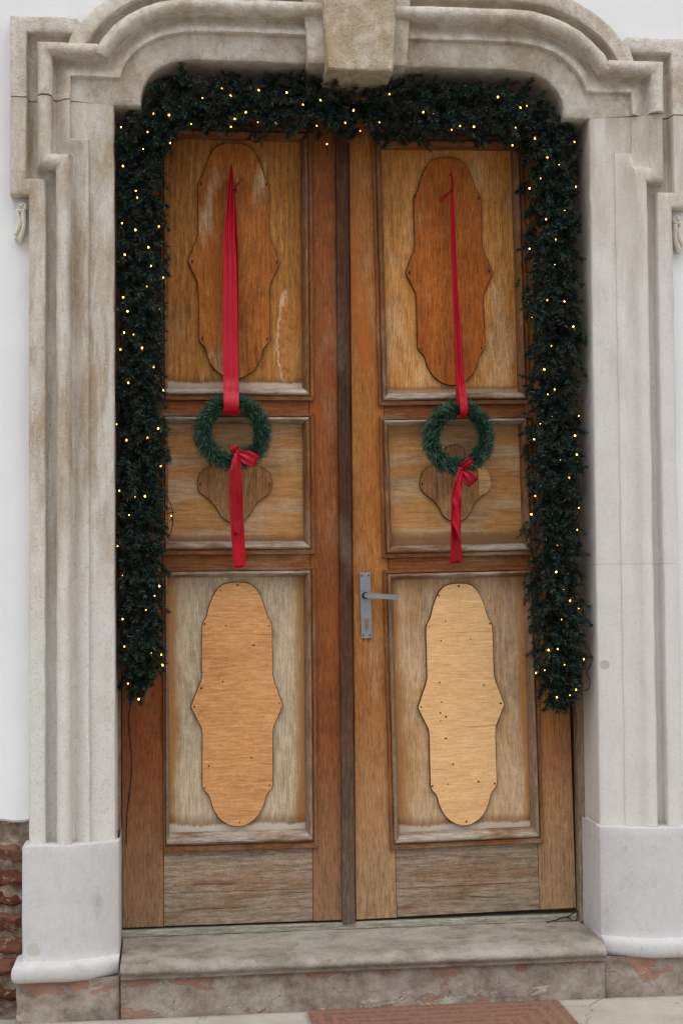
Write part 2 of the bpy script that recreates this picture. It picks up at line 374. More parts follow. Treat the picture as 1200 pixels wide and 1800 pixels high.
def plaster():
    t = NT('white_plaster'); co = t.coord('Object')
    n1 = t.noise(co, 2.2, 5, .6); n2 = t.noise(co, 60, 4, .65); n3 = t.noise(t.vmath('MULTIPLY', co, (6, 6, 1)), 4, 4, .6)
    col = t.ramp(n1, (.3, lin((212, 213, 214), 1.12)), (.7, lin((220, 221, 222), 1.12)))
    col = t.mix(t.math('MULTIPLY', t.step(n3, .58, .8), .25), col, lin((190, 190, 186), 1.1))
    return t.done(col, .92, t.bump(t.math('ADD', n2, t.math('MULTIPLY', t.noise(co, 14, 4), 1.5)), .25, .004), .15)
M['plaster'] = plaster()
def mortar():
    t = NT('old_mortar'); co = t.coord('Object')
    n1 = t.noise(co, 20, 6, .7); n2 = t.noise(co, 110, 4, .7)
    col = t.ramp(n1, (.3, lin((84, 70, 58), KW)), (.5, lin((122, 106, 92), KW)), (.7, lin((160, 150, 136), KW)))
    return t.done(col, .95, t.bump(t.math('ADD', n1, t.math('MULTIPLY', n2, .5)), 1.0, .012), .1)
M['mortar'] = mortar()
def brickm():
    t = NT('old_brick'); co = t.coord('Object')
    n1 = t.noise(co, 26, 6, .7); n2 = t.noise(co, 120, 4, .7)
    a = t.ramp(t.rnd(), (.0, lin((84, 48, 40), KW)), (.5, lin((104, 62, 50), KW)), (1.0, lin((112, 80, 66), KW)))
    col = t.mix(t.math('MULTIPLY', t.step(n1, .5, .75), .6), a, lin((64, 36, 30), KW))
    col = t.mix(t.math('MULTIPLY', t.step(t.noise(co, 34, 5, .7), .56, .66), .55), col, lin((158, 140, 122), KW))
    return t.done(col, .95, t.bump(t.math('ADD', n1, t.math('MULTIPLY', n2, .6)), 1.0, .01), .1)
M['brick'] = brickm()
def concrete():
    t = NT('pavement_concrete'); co = t.coord('Object')
    n1 = t.noise(co, 5, 6, .65); n2 = t.noise(co, 140, 4, .7)
    col = t.ramp(n1, (.3, lin((136, 130, 120), KW*1.15)), (.7, lin((160, 154, 143), KW*1.15)))
    col = t.mix(t.math('MULTIPLY', t.step(n2, .60, .72), .5), col, lin((98, 92, 84), KW))
    cr = t.voro(t.vmath('ADD', co, t.comb(t.math('MULTIPLY', n1, .3), t.math('MULTIPLY', n1, .2), 0.0)), 2.2, 'DISTANCE_TO_EDGE')
    col = t.mix(t.math('MULTIPLY', t.step(cr, .006, .002), .6), col, lin((70, 64, 58), 1))
    return t.done(col, .9, t.bump(t.math('ADD', n2, n1), .6, .005), .2)
M['pavement'] = concrete()

def needles(name, a, b, c, sp=.35, knee=.6):
    t = NT(name)
    g = t.n('ShaderNodeNewGeometry').outputs['Random Per Island']
    col = t.ramp(g, (.0, lin(a, 1)), (knee, lin(b, 1)), (1.0, lin(c, 1)))
    return t.done(col, .45, None, sp)
M['fir'] = needles('garland_needles', (9, 20, 13), (23, 44, 30), (86, 114, 88), .4, .80)
M['wreath'] = needles('wreath_needles', (18, 44, 33), (38, 76, 58), (84, 122, 98), .4)
def plain(name, c, rough=.6, k=1.0, spec=.3, metal=0, nscale=40, namt=.25):
    t = NT(name); co = t.coord('Object'); n = t.noise(co, nscale, 4, .6)
    col = t.mix(t.math('MULTIPLY', n, namt*2), lin(c, k), lin(tuple(v*.6 for v in c), k))
    return t.done(col, rough, None, spec, metal)
M['twig'] = plain('twig_dark', (40, 34, 24), .8)
M['core'] = plain('wreath_core', (16, 30, 22), .9)
M['cable'] = plain('cable_black', (16, 20, 18), .5)
M['dark'] = plain('screw_dark', (46, 40, 36), .5, metal=.4)
M['hole'] = plain('nail_rust', (74, 46, 26), .8)
def steel():
    t = NT('brushed_steel'); co = t.coord('Object')
    n = t.noise(t.vmath('MULTIPLY', co, (300, 300, 12)), 1, 3, .6); n2 = t.noise(co, 30, 4, .6)
    col = t.mix(n2, lin((104, 108, 112), 1.5), lin((128, 131, 134), 1.5))
    return t.done(col, t.math('ADD', .34, t.math('MULTIPLY', n, .2)), t.bump(n, .15, .0005), .5, .75)
M['steel'] = steel()
M['brass'] = plain('worn_brass', (128, 112, 92), .45, 1.3, .5, .7)
def satin(name, c):
    t = NT(name); co = t.coord('Object')
    w = t.noise(t.vmath('MULTIPLY', co, (500, 500, 40)), 1, 2, .5); n = t.noise(co, 25, 3, .5)
    col = t.mix(t.math('MULTIPLY', n, .35), lin(c, 1.35), lin(tuple(v*.7 for v in c), 1.3))
    m = t.done(col, t.math('ADD', .28, t.math('MULTIPLY', w, .14)), t.bump(t.math('ADD', t.math('MULTIPLY', w, .1), t.noise(t.vmath('MULTIPLY', co, (22, 22, 11)), 1, 4, .6)), .6, .006), .25)
    t.b.inputs['Sheen Weight'].default_value = .0; t.b.inputs['Sheen Tint'].default_value = lin((230, 90, 110))
    return m
M['satin'] = satin('red_satin', (158, 3, 27))
M['satin_dark'] = satin('wine_satin', (134, 2, 18))
def bulbm():
    t = NT('warm_bulb'); t.b.inputs['Base Color'].default_value = (1, .8, .5, 1)
    t.b.inputs['Emission Color'].default_value = (1, .42, .09, 1); t.b.inputs['Emission Strength'].default_value = 13
    return t.m
M['bulb'] = bulbm()
def rug():
    t = NT('rug_pattern'); co = t.coord('Object'); x, y, z = t.xyz(co)[:3]
    # flat woven pattern: border stripes, rosettes and small motifs
    d = t.math('MINIMUM', t.math('MINIMUM', t.math('SUBTRACT', x, -.205), t.math('SUBTRACT', .65, x)), t.math('SUBTRACT', -.125, y))
    cells = t.n('ShaderNodeTexVoronoi'); cells.inputs['Scale'].default_value = 95; cells.inputs['Randomness'].default_value = .5; t.put(cells.inputs['Vector'], co)
    cc = t.xyz(cells.outputs['Color'])[0]
    motif = t.ramp(cc, (.0, lin((96, 54, 46), KW)), (.3, lin((118, 70, 58), KW)), (.52, lin((94, 86, 70), KW)), (.66, lin((66, 64, 70), KW)), (.8, lin((130, 98, 70), KW)), (1.0, lin((140, 86, 74), KW)))
    field = t.ramp(t.noise(co, 60, 4, .7), (.3, lin((110, 78, 64), KW)), (.7, lin((146, 98, 84), KW)))
    col = t.mix(t.step(t.math('FRACT', t.math('MULTIPLY', d, 22)), .45, .55), motif, field)
    ln = t.math('FRACT', t.math('MULTIPLY', d, 44))
    col = t.mix(t.math('MULTIPLY', t.step(ln, .12, .05), .6), col, lin((70, 48, 38), KW))
    n = t.noise(co, 260, 3, .7); n2 = t.noise(co, 7, 4, .6)
    col = t.mix(t.math('MULTIPLY', t.step(n, .5, .75), .5), col, lin((80, 60, 46), KW))
    col = t.mix(t.math('MULTIPLY', n2, .9), col, lin((122, 98, 82), KW))
    return t.done(col, .95, t.bump(n, .9, .003), .1)
M['rug'] = rug()
M['fringe'] = plain('rug_fringe', (160, 142, 118), .95, 1.3)
M['butt'] = plain('cigarette_filter', (190, 140, 84), .8, 1.4)

# ------------------------------------------------------------------ stone surround
def mitre_dirs(path):
    """outward (left of travel) mitre vectors of an open polyline"""
    out = []
    nrm = []
    for a, b in zip(path[:-1], path[1:]):
        d = Vector((b[0]-a[0], b[1]-a[1])).normalized(); nrm.append(Vector((-d.y, d.x)))
    for i in range(len(path)):
        if i == 0: out.append(nrm[0])
        elif i == len(path)-1: out.append(nrm[-1])
        else:
            s = nrm[i-1]+nrm[i]; s = s.normalized(); k = max(.35, s.dot(nrm[i])); out.append(s/k)
    return out

def profile(relief=1.0):
    tail_ = [(.1125, -.020), (.1150, -.011), (.128, -.009), (.141, -.011), (.1465, -.020), (.1478, -.053), (.151, -.057), (.165, -.058), (.185, -.058), (.198, -.057), (.203, -.052), (.2035, -.005), (.2035, .02)]
    if relief < .9:
        return [(0.0, -.026), (.0015, -.031), (.006, -.033), (.02, -.036), (.035, -.040), (.05, -.046), (.06, -.054), (.068, -.062), (.078, -.067), (.088, -.069), (.098, -.068), (.106, -.064), (.110, -.055), (.1115, -.035)] + tail_
    roll = []
    for k in range(11):
        a = math.pi*(k/10)
        roll.append((.0855-.0255*math.cos(a), -.046 - .041*relief*math.sin(a)**.7))
    return ([(0.0, -.024), (.0015, -.044), (.004, -.047), (.014, -.046), (.028, -.037), (.042, -.027), (.053, -.022), (.0585, -.026)] + roll + tail_)

def densify(pairs, d0, step=.03):
    """pairs: list of (M, I), d0: mitre vectors; subdivide long spans, everything running straight between the corners"""
    P = [pairs[0]]; D = [d0[0]]
    for k0 in range(len(pairs)-1):
        (m0, i0), (m1, i1) = pairs[k0], pairs[k0+1]
        L = max((Vector(m1)-Vector(m0)).length, (Vector(i1)-Vector(i0)).length)
        n = max(1, int(L/step))
        for k in range(1, n+1):
            f = k/n
            P.append(((m0[0]+(m1[0]-m0[0])*f, m0[1]+(m1[1]-m0[1])*f), (i0[0]+(i1[0]-i0[0])*f, i0[1]+(i1[1]-i0[1])*f)))
            D.append(d0[k0].lerp(d0[k0+1], f))
    return P, D

# right-hand side coordinates: M = inner edge of the moulding, I = edge of the opening (x, z)
arch_M = [(.995, 2.545), (.995, 2.621), (.826, 2.621), (.815, 2.655), (.797, 2.687), (.772, 2.716), (.740, 2.742), (.702, 2.763), (.660, 2.778), (.612, 2.788), (.560, 2.792), (.40, 2.793), (.20, 2.793), (.12, 2.793)]
arch_I = [(.850, 2.5385), (.80, 2.5385), (.757, 2.5385), (.7565, 2.575), (.748, 2.611), (.733, 2.638), (.712, 2.662), (.685, 2.683), (.652, 2.698), (.612, 2.7075), (.565, 2.711), (.40, 2.711), (.20, 2.710), (.12, 2.710)]
GAP = .0004
jamb_full = [((.932, 0.0), (.85, 0.0)), ((.932, 2.407), (.85, 2.407)), ((.995, 2.407), (.85, 2.407)), ((.995, 2.5375), (.85, 2.5375))]
def jamb_piece(z0, z1):
    out = []
    lo = [p for p in jamb_full]
    def at(z): return ((.932 if z < 2.407 else .995, z), (.85, z))
    out.append(at(z0+GAP))
    for m, i in lo:
        if z0 < m[1] < z1: out.append((m, i))
    out.append(at(z1-GAP))
    return out

def stone_piece(name, pairs, side, mat, parent, relief=1.0, amp=.0024, label=None):
    d0 = mitre_dirs([p[0] for p in pairs])   # for the right side travelling upward the left normal points to the opening, so negate
    P, dirs = densify(pairs, d0)
    prof = profile(relief)
    rows = []
    sd = 3.1 if side > 0 else 17.7
    for (m, i), d in zip(P, dirs):
        o = -d
        row = []
        I = Vector(i); Mv = Vector(m)
        for y in (.36, .25, .15, .08, .03, .006): row.append((I.x, y, I.y))
        row.append((I.x+(Mv.x-I.x)*.02, .0012, I.y+(Mv.y-I.y)*.02))
        for f in (.06, .2, .4, .6, .8, .95): row.append((I.x+(Mv.x-I.x)*f, -.026*f, I.y+(Mv.y-I.y)*f))
        for s, y in prof: row.append((Mv.x+o.x*s, y, Mv.y+o.y*s))
        r2 = []
        for k, (x, y, z) in enumerate(row):
            a = amp*(1.0 if k > 4 else .4)
            r2.append((side*(x + a*fbm(x+sd, y*3, z, 9)), y + a*1.2*fbm(x, y*3+sd, z, 11), z + a*.6*fbm(x, y*3, z+sd, 10)))
        rows.append(r2)
    mb = MB(); mb.rows(rows, flip=(side > 0))
    # end caps so that the joints read as solid stone
    for r_, fl in ((rows[0], side < 0), (rows[-1], side > 0)):
        n = len(r_); back = [(p[0], .36, p[2]) for p in r_]
        mb.rows([r_, back], flip=fl)
    o = mb.build(name, mat, parent, smooth=48)
    if label: o['label'] = label
    return o

surround = empty('stone_surround', (0, 0, 0))
tag(surround, 'moulded pale stone surround with keystone arch and white plinths around the double door', 'door surround')
stone_piece('jamb_stone', jamb_piece(0.0, 2.541), -1, M['jamb_l'], surround)
stone_piece('jamb_stone', jamb_piece(0.0, .925), 1, M['jamb_r'], surround, .55)
stone_piece('jamb_stone', jamb_piece(.925, 2.541), 1, M['jamb_r'], surround, .6)
stone_piece('arch_stone', list(zip(arch_M, arch_I)), -1, M['arch'], surround, 1.15, .0036)
stone_piece('arch_stone', list(zip(arch_M, arch_I)), 1, M['arch'], surround, 1.15, .0036)

# keystone: margin block and proud front block
def wedge(x0, x1, z0, z1, yf, yb, c, amp, n=14):
    """front face grid: half width x0 at z0 to x1 at z1"""
    mb = MB(); rows = []
    zs = [z0, z0+c] + [z0+c+(z1-z0-c)*k/n for k in range(1, n+1)]
    for z in zs:
        hw = x0+(x1-x0)*(z-z0)/(z1-z0); row = [(-hw, yb, z), (-hw, yf+.5*(yb-yf), z), (-hw, yf+c, z)]
        for k in range(n+1):
            u = -1+2*k/n
            row.append((u*(hw-c), yf + (c if z == z0 else 0), z))
        row += [(hw, yf+c, z), (hw, yf+.5*(yb-yf), z), (hw, yb, z)]
        rows.append([(x+amp*fbm(x, y, z, 13), y+amp*1.6*fbm(x+5, y, z, 15), zz+amp*fbm(x, y+5, z, 12)*(1 if zz > z0 else .6)) for x, y, zz in row])
    mb.rows(rows)
    m = len(rows[0]); b = [(p[0], yb, p[2]) for p in rows[0]]
    mb.rows([b, rows[0]])
    return mb
ks = wedge(.174, .200, 2.690, 3.06, -.066, .34, .004, .0022).build('keystone', M['arch'], surround, smooth=45)
wedge(.115, .137, 2.648, 3.07, -.125, .34, .006, .004).build('keystone_face', M['keystone'], ks, smooth=45)

# plinths
def plinth(side):
    plan = [((.840, .36), (0, 0)), ((.838, .12), (0, 0)), ((.837, -.030), (0, -1)), ((.840, -.036), (0, -1)), ((.92, -.069), (0, -1)), ((1.00, -.097), (0, -1)), ((1.08, -.100), (0, -1)), ((1.148, -.101), (.35, -1)), ((1.152, -.097), (1, -1)), ((1.152, .02), (1, 0))]
    def ring(off, z, inset=0):
        row = []
        for (x, y), (ox, oy) in plan:
            row.append((x+ox*off, y+oy*off, z))
        return row
    prof = [(-.06, .0005), (-.004, .0), (-.0008, -.001), (0, -.004)]
    prof += [(0, -.007-.370*k/14) for k in range(1, 15)]
    prof += [(.001, -.3790), (.016, -.3815), (.025, -.386), (.031, -.395), (.033, -.408), (.032, -.424), (.027, -.437), (.018, -.444), (-.02, -.446)]
    rows = []
    for off, z in prof:
        row = ring(off, z)
        rows.append([(side*(x+.0016*fbm(x+side*3, y, z, 7)), y+.0024*fbm(x+side*3, y, z, 6), z+(.003*fbm(x+side*7, 0, z, 5) if z > -.01 or z < -.37 else 0)) for x, y, z in row])
    mb = MB(); mb.rows(rows, flip=(side < 0))
    return mb
def base(side):
    plan = [(.832, .10), (.832, -.02), (.832, -.075), (.836, -.080)] + [(.836+.33*k/16, -.080-.026*min(1, k/8)) for k in range(1, 17)] + [(1.170, -.102), (1.170, .02)]
    rows = []
    for k in range(13):
        z = -.440-.145*k/12
        rows.append([(side*(x+.004*fbm(x+side*3, y, z, 12)), y+.007*fbm(x+side*3, y, z, 14, 5)-.006*k/12, z) for x, y in plan])
    mb = MB(); mb.rows(rows, flip=(side < 0))
    return mb
for s in (-1, 1):
    p = plinth(s).build('plinth', M['plinth'], surround, smooth=50)
    base(s).build('plinth_base', M['base'], p, smooth=60)

# scroll brackets under the ears
def scroll(side):
    mb = MB()
    pts = []; rad = []
    for k in range(34):                       # volute winding out of its eye, then the S-shaped stem
        a = k/33*2*math.pi*1.35; r = .0035+.0115*k/33
        pts.append((1.163+r*math.cos(a+2.2), 2.170+r*math.sin(a+2.2))); rad.append(.0045+.0025*k/33)
    ex, ez = pts[-1]
    stem = [(ex, ez), (1.178, 2.155), (1.176, 2.140), (1.171, 2.122), (1.171, 2.104), (1.177, 2.088), (1.183, 2.074)]
    for a, b in zip(stem[:-1], stem[1:]):
        for q in (.34, .67, 1): pts.append((a[0]+(b[0]-a[0])*q, a[1]+(b[1]-a[1])*q)); rad.append(.0075)
    p3 = [(side*x, -.040, z) for x, z in pts]
    rows_r = rad
    mb.tube(p3, rows_r, 8)
    stem2 = [(1.157, 2.160), (1.158, 2.14), (1.156, 2.118), (1.157, 2.096), (1.163, 2.076), (1.169, 2.058), (1.166, 2.047)]
    mb.tube([(side*x, -.036, z) for x, z in stem2], [.010, .011, .010, .009, .010, .011, .006], 8)
    mb.tube([(side*(x+.012), -.030, z) for x, z in stem2[:6]], [.006, .008, .009, .010, .011, .009], 8)
    mb.ball((side*1.163, -.046, 2.170), .006, .007, .006)
    mb.v = [(x, -.020+(y+.038)*1.9, z) for x, y, z in mb.v]
    return mb
for s in (-1, 1): scroll(s).build('scroll_bracket', M['scroll'], surround, smooth=70)

# ------------------------------------------------------------------ wall with bricks showing at the lower left
wall = empty('building_wall', (0, 0, 0))
tag(wall, 'white plastered house wall with bare old bricks low beside the white plinth', 'wall')
def wsheet(x0, x1, zlow, z1, nx, nzv):
    mb = MB(); rows = []
    for i in range(nx+1):
        x = x0+(x1-x0)*i/nx; zl = zlow(x); row = [(x, .06, zl+.004), (x, .018+.004*nz(x*9, 1, 2), zl)]
        for k in range(nzv+1):
            z = zl+.006+(z1-zl-.006)*(k/nzv)**1.6
            row.append((x, .004+.003*fbm(x, 0, z, 1.7)+(.004 if k == 0 else 0), z))
        rows.append(row)
    mb.rows(rows, flip=True); return mb
pl = wsheet(-4.0, -1.10, lambda x: .066+.010*fbm(x, 3, 0, 14)+.006*nz(x, 0, 0, 60), 2.80, 150, 60)
b2 = wsheet(1.10, 4.0, lambda x: -.58, 2.80, 60, 50)
pl.add(b2.v, b2.f)
rows = []
for i in range(101):
    x = -4+8*i/100
    rows.append([(x, .004+.003*fbm(x, 0, 2.80+3.3*k/40, 1.7), 2.80+3.3*k/40) for k in range(41)])
pl.rows(rows, flip=True)
pl.build('plaster', M['plaster'], wall, smooth=40)
mb = MB(); rows = []
for i in range(121):
    x = -1.9+.8*i/120
    rows.append([(x, .022+.014*fbm(x, 0, -.6+.72*k/90, 15, 6)+.006*nz(x*45, 3, k), -.6+.72*k/90) for k in range(91)])
mb.rows(rows, flip=True); mb.build('mortar', M['mortar'], wall, smooth=60)
bricks = []
def brick_mesh(i):
    rnd = random.Random(50+i); mb = MB(); L, H, D = .215, .058, .05
    rows = []; nx, nh = 18, 8
    for a in range(nx+1):
        row = [(-L/2+L*a/nx, D, -H/2)]
        for b in range(nh+1):
            u, v = -1+2*a/nx, -1+2*b/nh
            rd = max(abs(u)**9, abs(v)**5)
            x, z = u*L/2, v*H/2
            row.append((x+.004*nz(x*30+i*5, 2, z*30), .018*rd + .026*fbm(x+i*3.3, 0, z, 20, 6), z+.011*nz(x*24+i*9, 5, z*24)))
        row.append((-L/2+L*a/nx, D, H/2)); rows.append(row)
    mb.rows(rows, flip=True)
    for rw, fl in ((rows[0], False), (rows[-1], True)): mb.rows([rw, [(p[0], D, p[2]) for p in rw]], flip=fl)
    return mb.mesh('brick', 60)
bm_ = [brick_mesh(i) for i in range(5)]
for m_ in bm_: m_.materials.append(M['brick'])
ci = 0
for k, zc in enumerate((-.045, -.120, -.196, -.272, -.348, -.424, -.502)):
    xs = -1.262 + (.0 if k % 2 == 0 else .07)
    for q in range(3):
        o = obj('brick', bm_[ci % 5], None, wall); ci += 1
        o.location = (xs-q*.229+random.uniform(-.008, .008), 0.006+random.uniform(-.004, .008), zc+random.uniform(-.004, .004))
        o.rotation_euler = (random.uniform(-.09, .09), random.uniform(-.06, .06), random.uniform(-.06, .06))

# ------------------------------------------------------------------ step, pavement, mat
step = empty('stone_step', (0, 0, -.575))
tag(step, 'worn grey stone doorstep with rounded nosing and flaking red riser', 'doorstep')
def swp(prof, x0, x1, n, amp, wear=0):
    mb = MB(); rows = []
    for i in range(n+1):
        x = x0+(x1-x0)*i/n; row = []
        wv = wear*max(0, fbm(x, 2, 0, 7, 4))
        for y, z in prof:
            nose = 1 if y < -.10 and z > -.428 else 0
            row.append((x, y+amp*fbm(x, y*2, z*2, 14, 5)+wv*nose, z+.575+amp*.8*fbm(x+9, y*2, z*2, 10, 5)-wv*.5*nose))
        rows.append(row)
    mb.rows(rows)
    for r_, fl in ((rows[0], False), (rows[-1], True)):
        mb.add(r_, [tuple(range(len(r_)))[::-1] if fl else tuple(range(len(r_)))])
    return mb
tread = [(.34, -.389)]+[(.24-.33*k/12, -.389-.003*k/12) for k in range(13)]+[(-.104, -.394), (-.116, -.398), (-.125, -.404), (-.130, -.412), (-.130, -.420), (-.125, -.427), (-.117, -.431), (-.111, -.432), (-.110, -.438), (-.110, -.445), (-.106, -.4475), (-.098, -.448), (.34, -.448)]
swp(tread, -.829, .829, 160, .0022, .010).build('tread', M['step'], step, smooth=55)
swp([(-.06, -.4485)]+[(-.094-.006*k/10, -.4485-.135*k/10) for k in range(11)]+[(.0, -.585)], -.829, .829, 140, .0032).build('riser', M['riser'], step, smooth=60)

mb = MB(); rows = []
ys = [-.1095, -.112]+[-.112-.02*1.22**k for k in range(1, 32)]
ys = [y for y in ys if y > -12]+[-40, -150, -450]
xs = [-450, -120, -40, -12, -5]+[-2.6+5.2*i/120 for i in range(121)]+[5, 12, 40, 120, 450]
for x in xs:
    row = [(x, -.1095, -.62)]
    for y in ys: row.append((x, y+(.003*nz(x*14, 0, 3) if y > -.2 else 0), -.575+.0025*fbm(x, y, 0, 4)-(.003 if y == ys[0] else 0)))
    rows.append(row)
mb.rows(rows)
tag(mb.build('pavement', M['pavement'], None, smooth=60), 'worn grey concrete pavement in front of the step', 'pavement', kind='structure')
mb = MB(); mb.box(-450, 450, -.11, 12, -.66, -.60)
tag(mb.build('ground', M['pavement']), 'bare earth under the house wall', 'ground', kind='structure')

mat = empty('doormat', (0, 0, 0))
tag(mat, 'worn red and brown patterned rug lying on the pavement before the step', 'doormat')
mb = MB(); rows = []
for i in range(61):
    x = -.205+.855*i/60; e = .003*nz(x*20, 0, 0)
    row = [(x, -.126+e, -.574), (x, -.127+e, -.566)]
    for k in range(1, 25): row.append((x, -.127-.52*k/24, -.565+.0016*fbm(x, -.52*k/24, 0, 12)))
    row.append((x, -.648, -.574)); rows.append(row)
mb.rows(rows)
for r_ in (rows[0], rows[-1]):
    mb.rows([r_, [(p[0]+(-.002 if r_ is rows[0] else .002), p[1], -.575) for p in r_]])
mb.build('weave', M['rug'], mat, smooth=50)
mb = MB()
for k in range(150):
    y = -.128-.518*k/149
    for sx, x0 in ((-1, -.205), (1, .65)):
        L = random.uniform(.010, .026); dy = random.uniform(-.008, .008)
        mb.add([(x0, y, -.567), (x0, y+.0022, -.567), (x0+sx*L, y+dy, -.5725)], [(0, 1, 2) if sx > 0 else (2, 1, 0)])
fr = mb.build('fringe', M['fringe'], mat); fr['kind'] = 'stuff'
mb = MB(); mb.tube([(-.160, -.118, -.569), (-.152, -.131, -.566)], .0045, 8)
tag(mb.build('cigarette_butt', M['butt']), 'tiny tan cigarette butt lying at the back edge of the rug', 'cigarette butt')

# ------------------------------------------------------------------ door frame
frame = empty('door_frame', (0, .25, -.39))
tag(frame, 'weathered timber door frame with grey threshold board around both leaves', 'door frame')
def fpart(name, mat, *b, **kw):
    mb = MB(); mb.box(b[0], b[1], b[2]-.25, b[3]-.25, b[4]+.39, b[5]+.39, kw.get('c', .003)); return mb.build(name, M[mat], frame)
fpart('post', 'frame', -.852, -.8395, .195, .33, -.388, 2.72)
fpart('post', 'frame', .826, .852, .192, .33, -.388, 2.72)
fpart('stop', 'frame', -.8395, -.79, .290, .335, -.388, 2.60, c=.001)
fpart('stop', 'frame', .745, .826, .290, .335, -.388, 2.60, c=.001)
fpart('head', 'frame', -.8395, .826, .262, .335, 2.60, 2.80)
fpart('threshold_board', 'sill', -.838, .8255, .216, .32, -.3885, -.366, c=.002)
fpart('backing', 'frame', -.79, .745, .300, .318, -.366, 2.60, c=.001)

# ------------------------------------------------------------------ door leaves
LONG = [(0, 0), (.030, .002), (.055, .010), (.073, .028), (.087, .051), (.103, .092), (.113, .132), (.117, .146), (.127, .162), (.133, .180), (.134, .21), (.134, .30), (.134, .387), (.141, .415), (.152, .445), (.164, .482), (.173, .507), (.162, .535), (.147, .57), (.136, .595), (.133, .62), (.133, .74), (.133, .834), (.126, .850), (.112, .866), (.106, .880), (.101, .905), (.090, .935), (.076, .958), (.060, .975), (.038, .990), (.018, .998), (0, 1)]
CROSS = [(0, 0), (.018, .01), (.034, .04), (.042, .10), (.040, .16), (.052, .21), (.078, .25), (.108, .29), (.128, .35), (.137, .45), (.138, .52), (.133, .585), (.118, .64), (.098, .69), (.080, .75), (.066, .82), (.054, .90), (.038, .96), (.018, .99), (0, 1)]
def outline(half, cx, ztop, zbot, kx=1.0, seed=0):
    H = ztop-zbot
    lf = [(cx-w*kx*(1+.02*nz(v*7, seed, 1)), ztop-v*H) for w, v in half]
    rt = [(cx+w*kx*(1+.02*nz(v*7, seed, 9)), ztop-v*H) for w, v in half[1:-1]]
    return lf + rt[::-1]                      # counter-clockwise seen from the front

YS, YP = 0.0, .030                            # local depth: stile face, panel face
def moulding_set(panel, o, i, mside, mflat, mst):
    """o, i: (x0, x1, z0, z1) outer and inner rectangle; four mitred mouldings"""
    prof = [(0.02, .004), (.0, -.010), (.04, -.0135), (.30, -.0135), (.36, -.0085), (.42, -.0150), (.52, -.0205), (.64, -.0205), (.76, -.0160), (.88, -.004), (.99, .010), (1.0, .034)]
    oc = [(o[0], o[2]), (o[1], o[2]), (o[1], o[3]), (o[0], o[3])]
    ic = [(i[0], i[2]), (i[1], i[2]), (i[1], i[3]), (i[0], i[3])]
    for k in range(4):
        a, b = k, (k+1) % 4; mb = MB(); rows = []
        N = 26
        for q in range(N+1):
            f = q/N; row = []
            f2 = min(max(f, .0006), .9994)
            for t, y in prof:
                A = Vector(oc[a]).lerp(Vector(ic[a]), t); B = Vector(oc[b]).lerp(Vector(ic[b]), t)
                p = A.lerp(B, f2)
                row.append((p.x+.0007*fbm(p.x, k, p.y, 20), y+.0008*fbm(p.x+4, k, p.y, 16), p.y+.0007*fbm(p.x, k+4, p.y, 20)))
            rows.append(row)
        mb.rows(rows, flip=True)
        mo = mb.build('moulding', M['mould_outer' if k == 2 and o[3] > 2.8 else mflat if k in (0, 2) else mside], panel, smooth=38)  # top member of the upper panel: its shade is put into darker wood
        mo.data.materials.append(M['mould_outer' if k in (0, 2) else 'mould_outer_side'])
        npr = len(prof)-1
        mo.data.polygons.foreach_set('material_index', [1 if (q % npr) < 5 else 0 for q in range(len(mo.data.polygons))])

def panel_grid(x0, x1, z0, z1, y, n=12):
    mb = MB(); rows = []
    for i in range(n+1):
        x = x0+(x1-x0)*i/n
        rows.append([(x, y+.0015*fbm(x, 0, z0+(z1-z0)*k/(2*n), 5), z0+(z1-z0)*k/(2*n)) for k in range(2*n+1)])
    mb.rows(rows, flip=True); mb.rows([[(x0, y+.012, z0), (x0, y+.012, z1)], [(x1, y+.012, z0), (x1, y+.012, z1)]])
    return mb

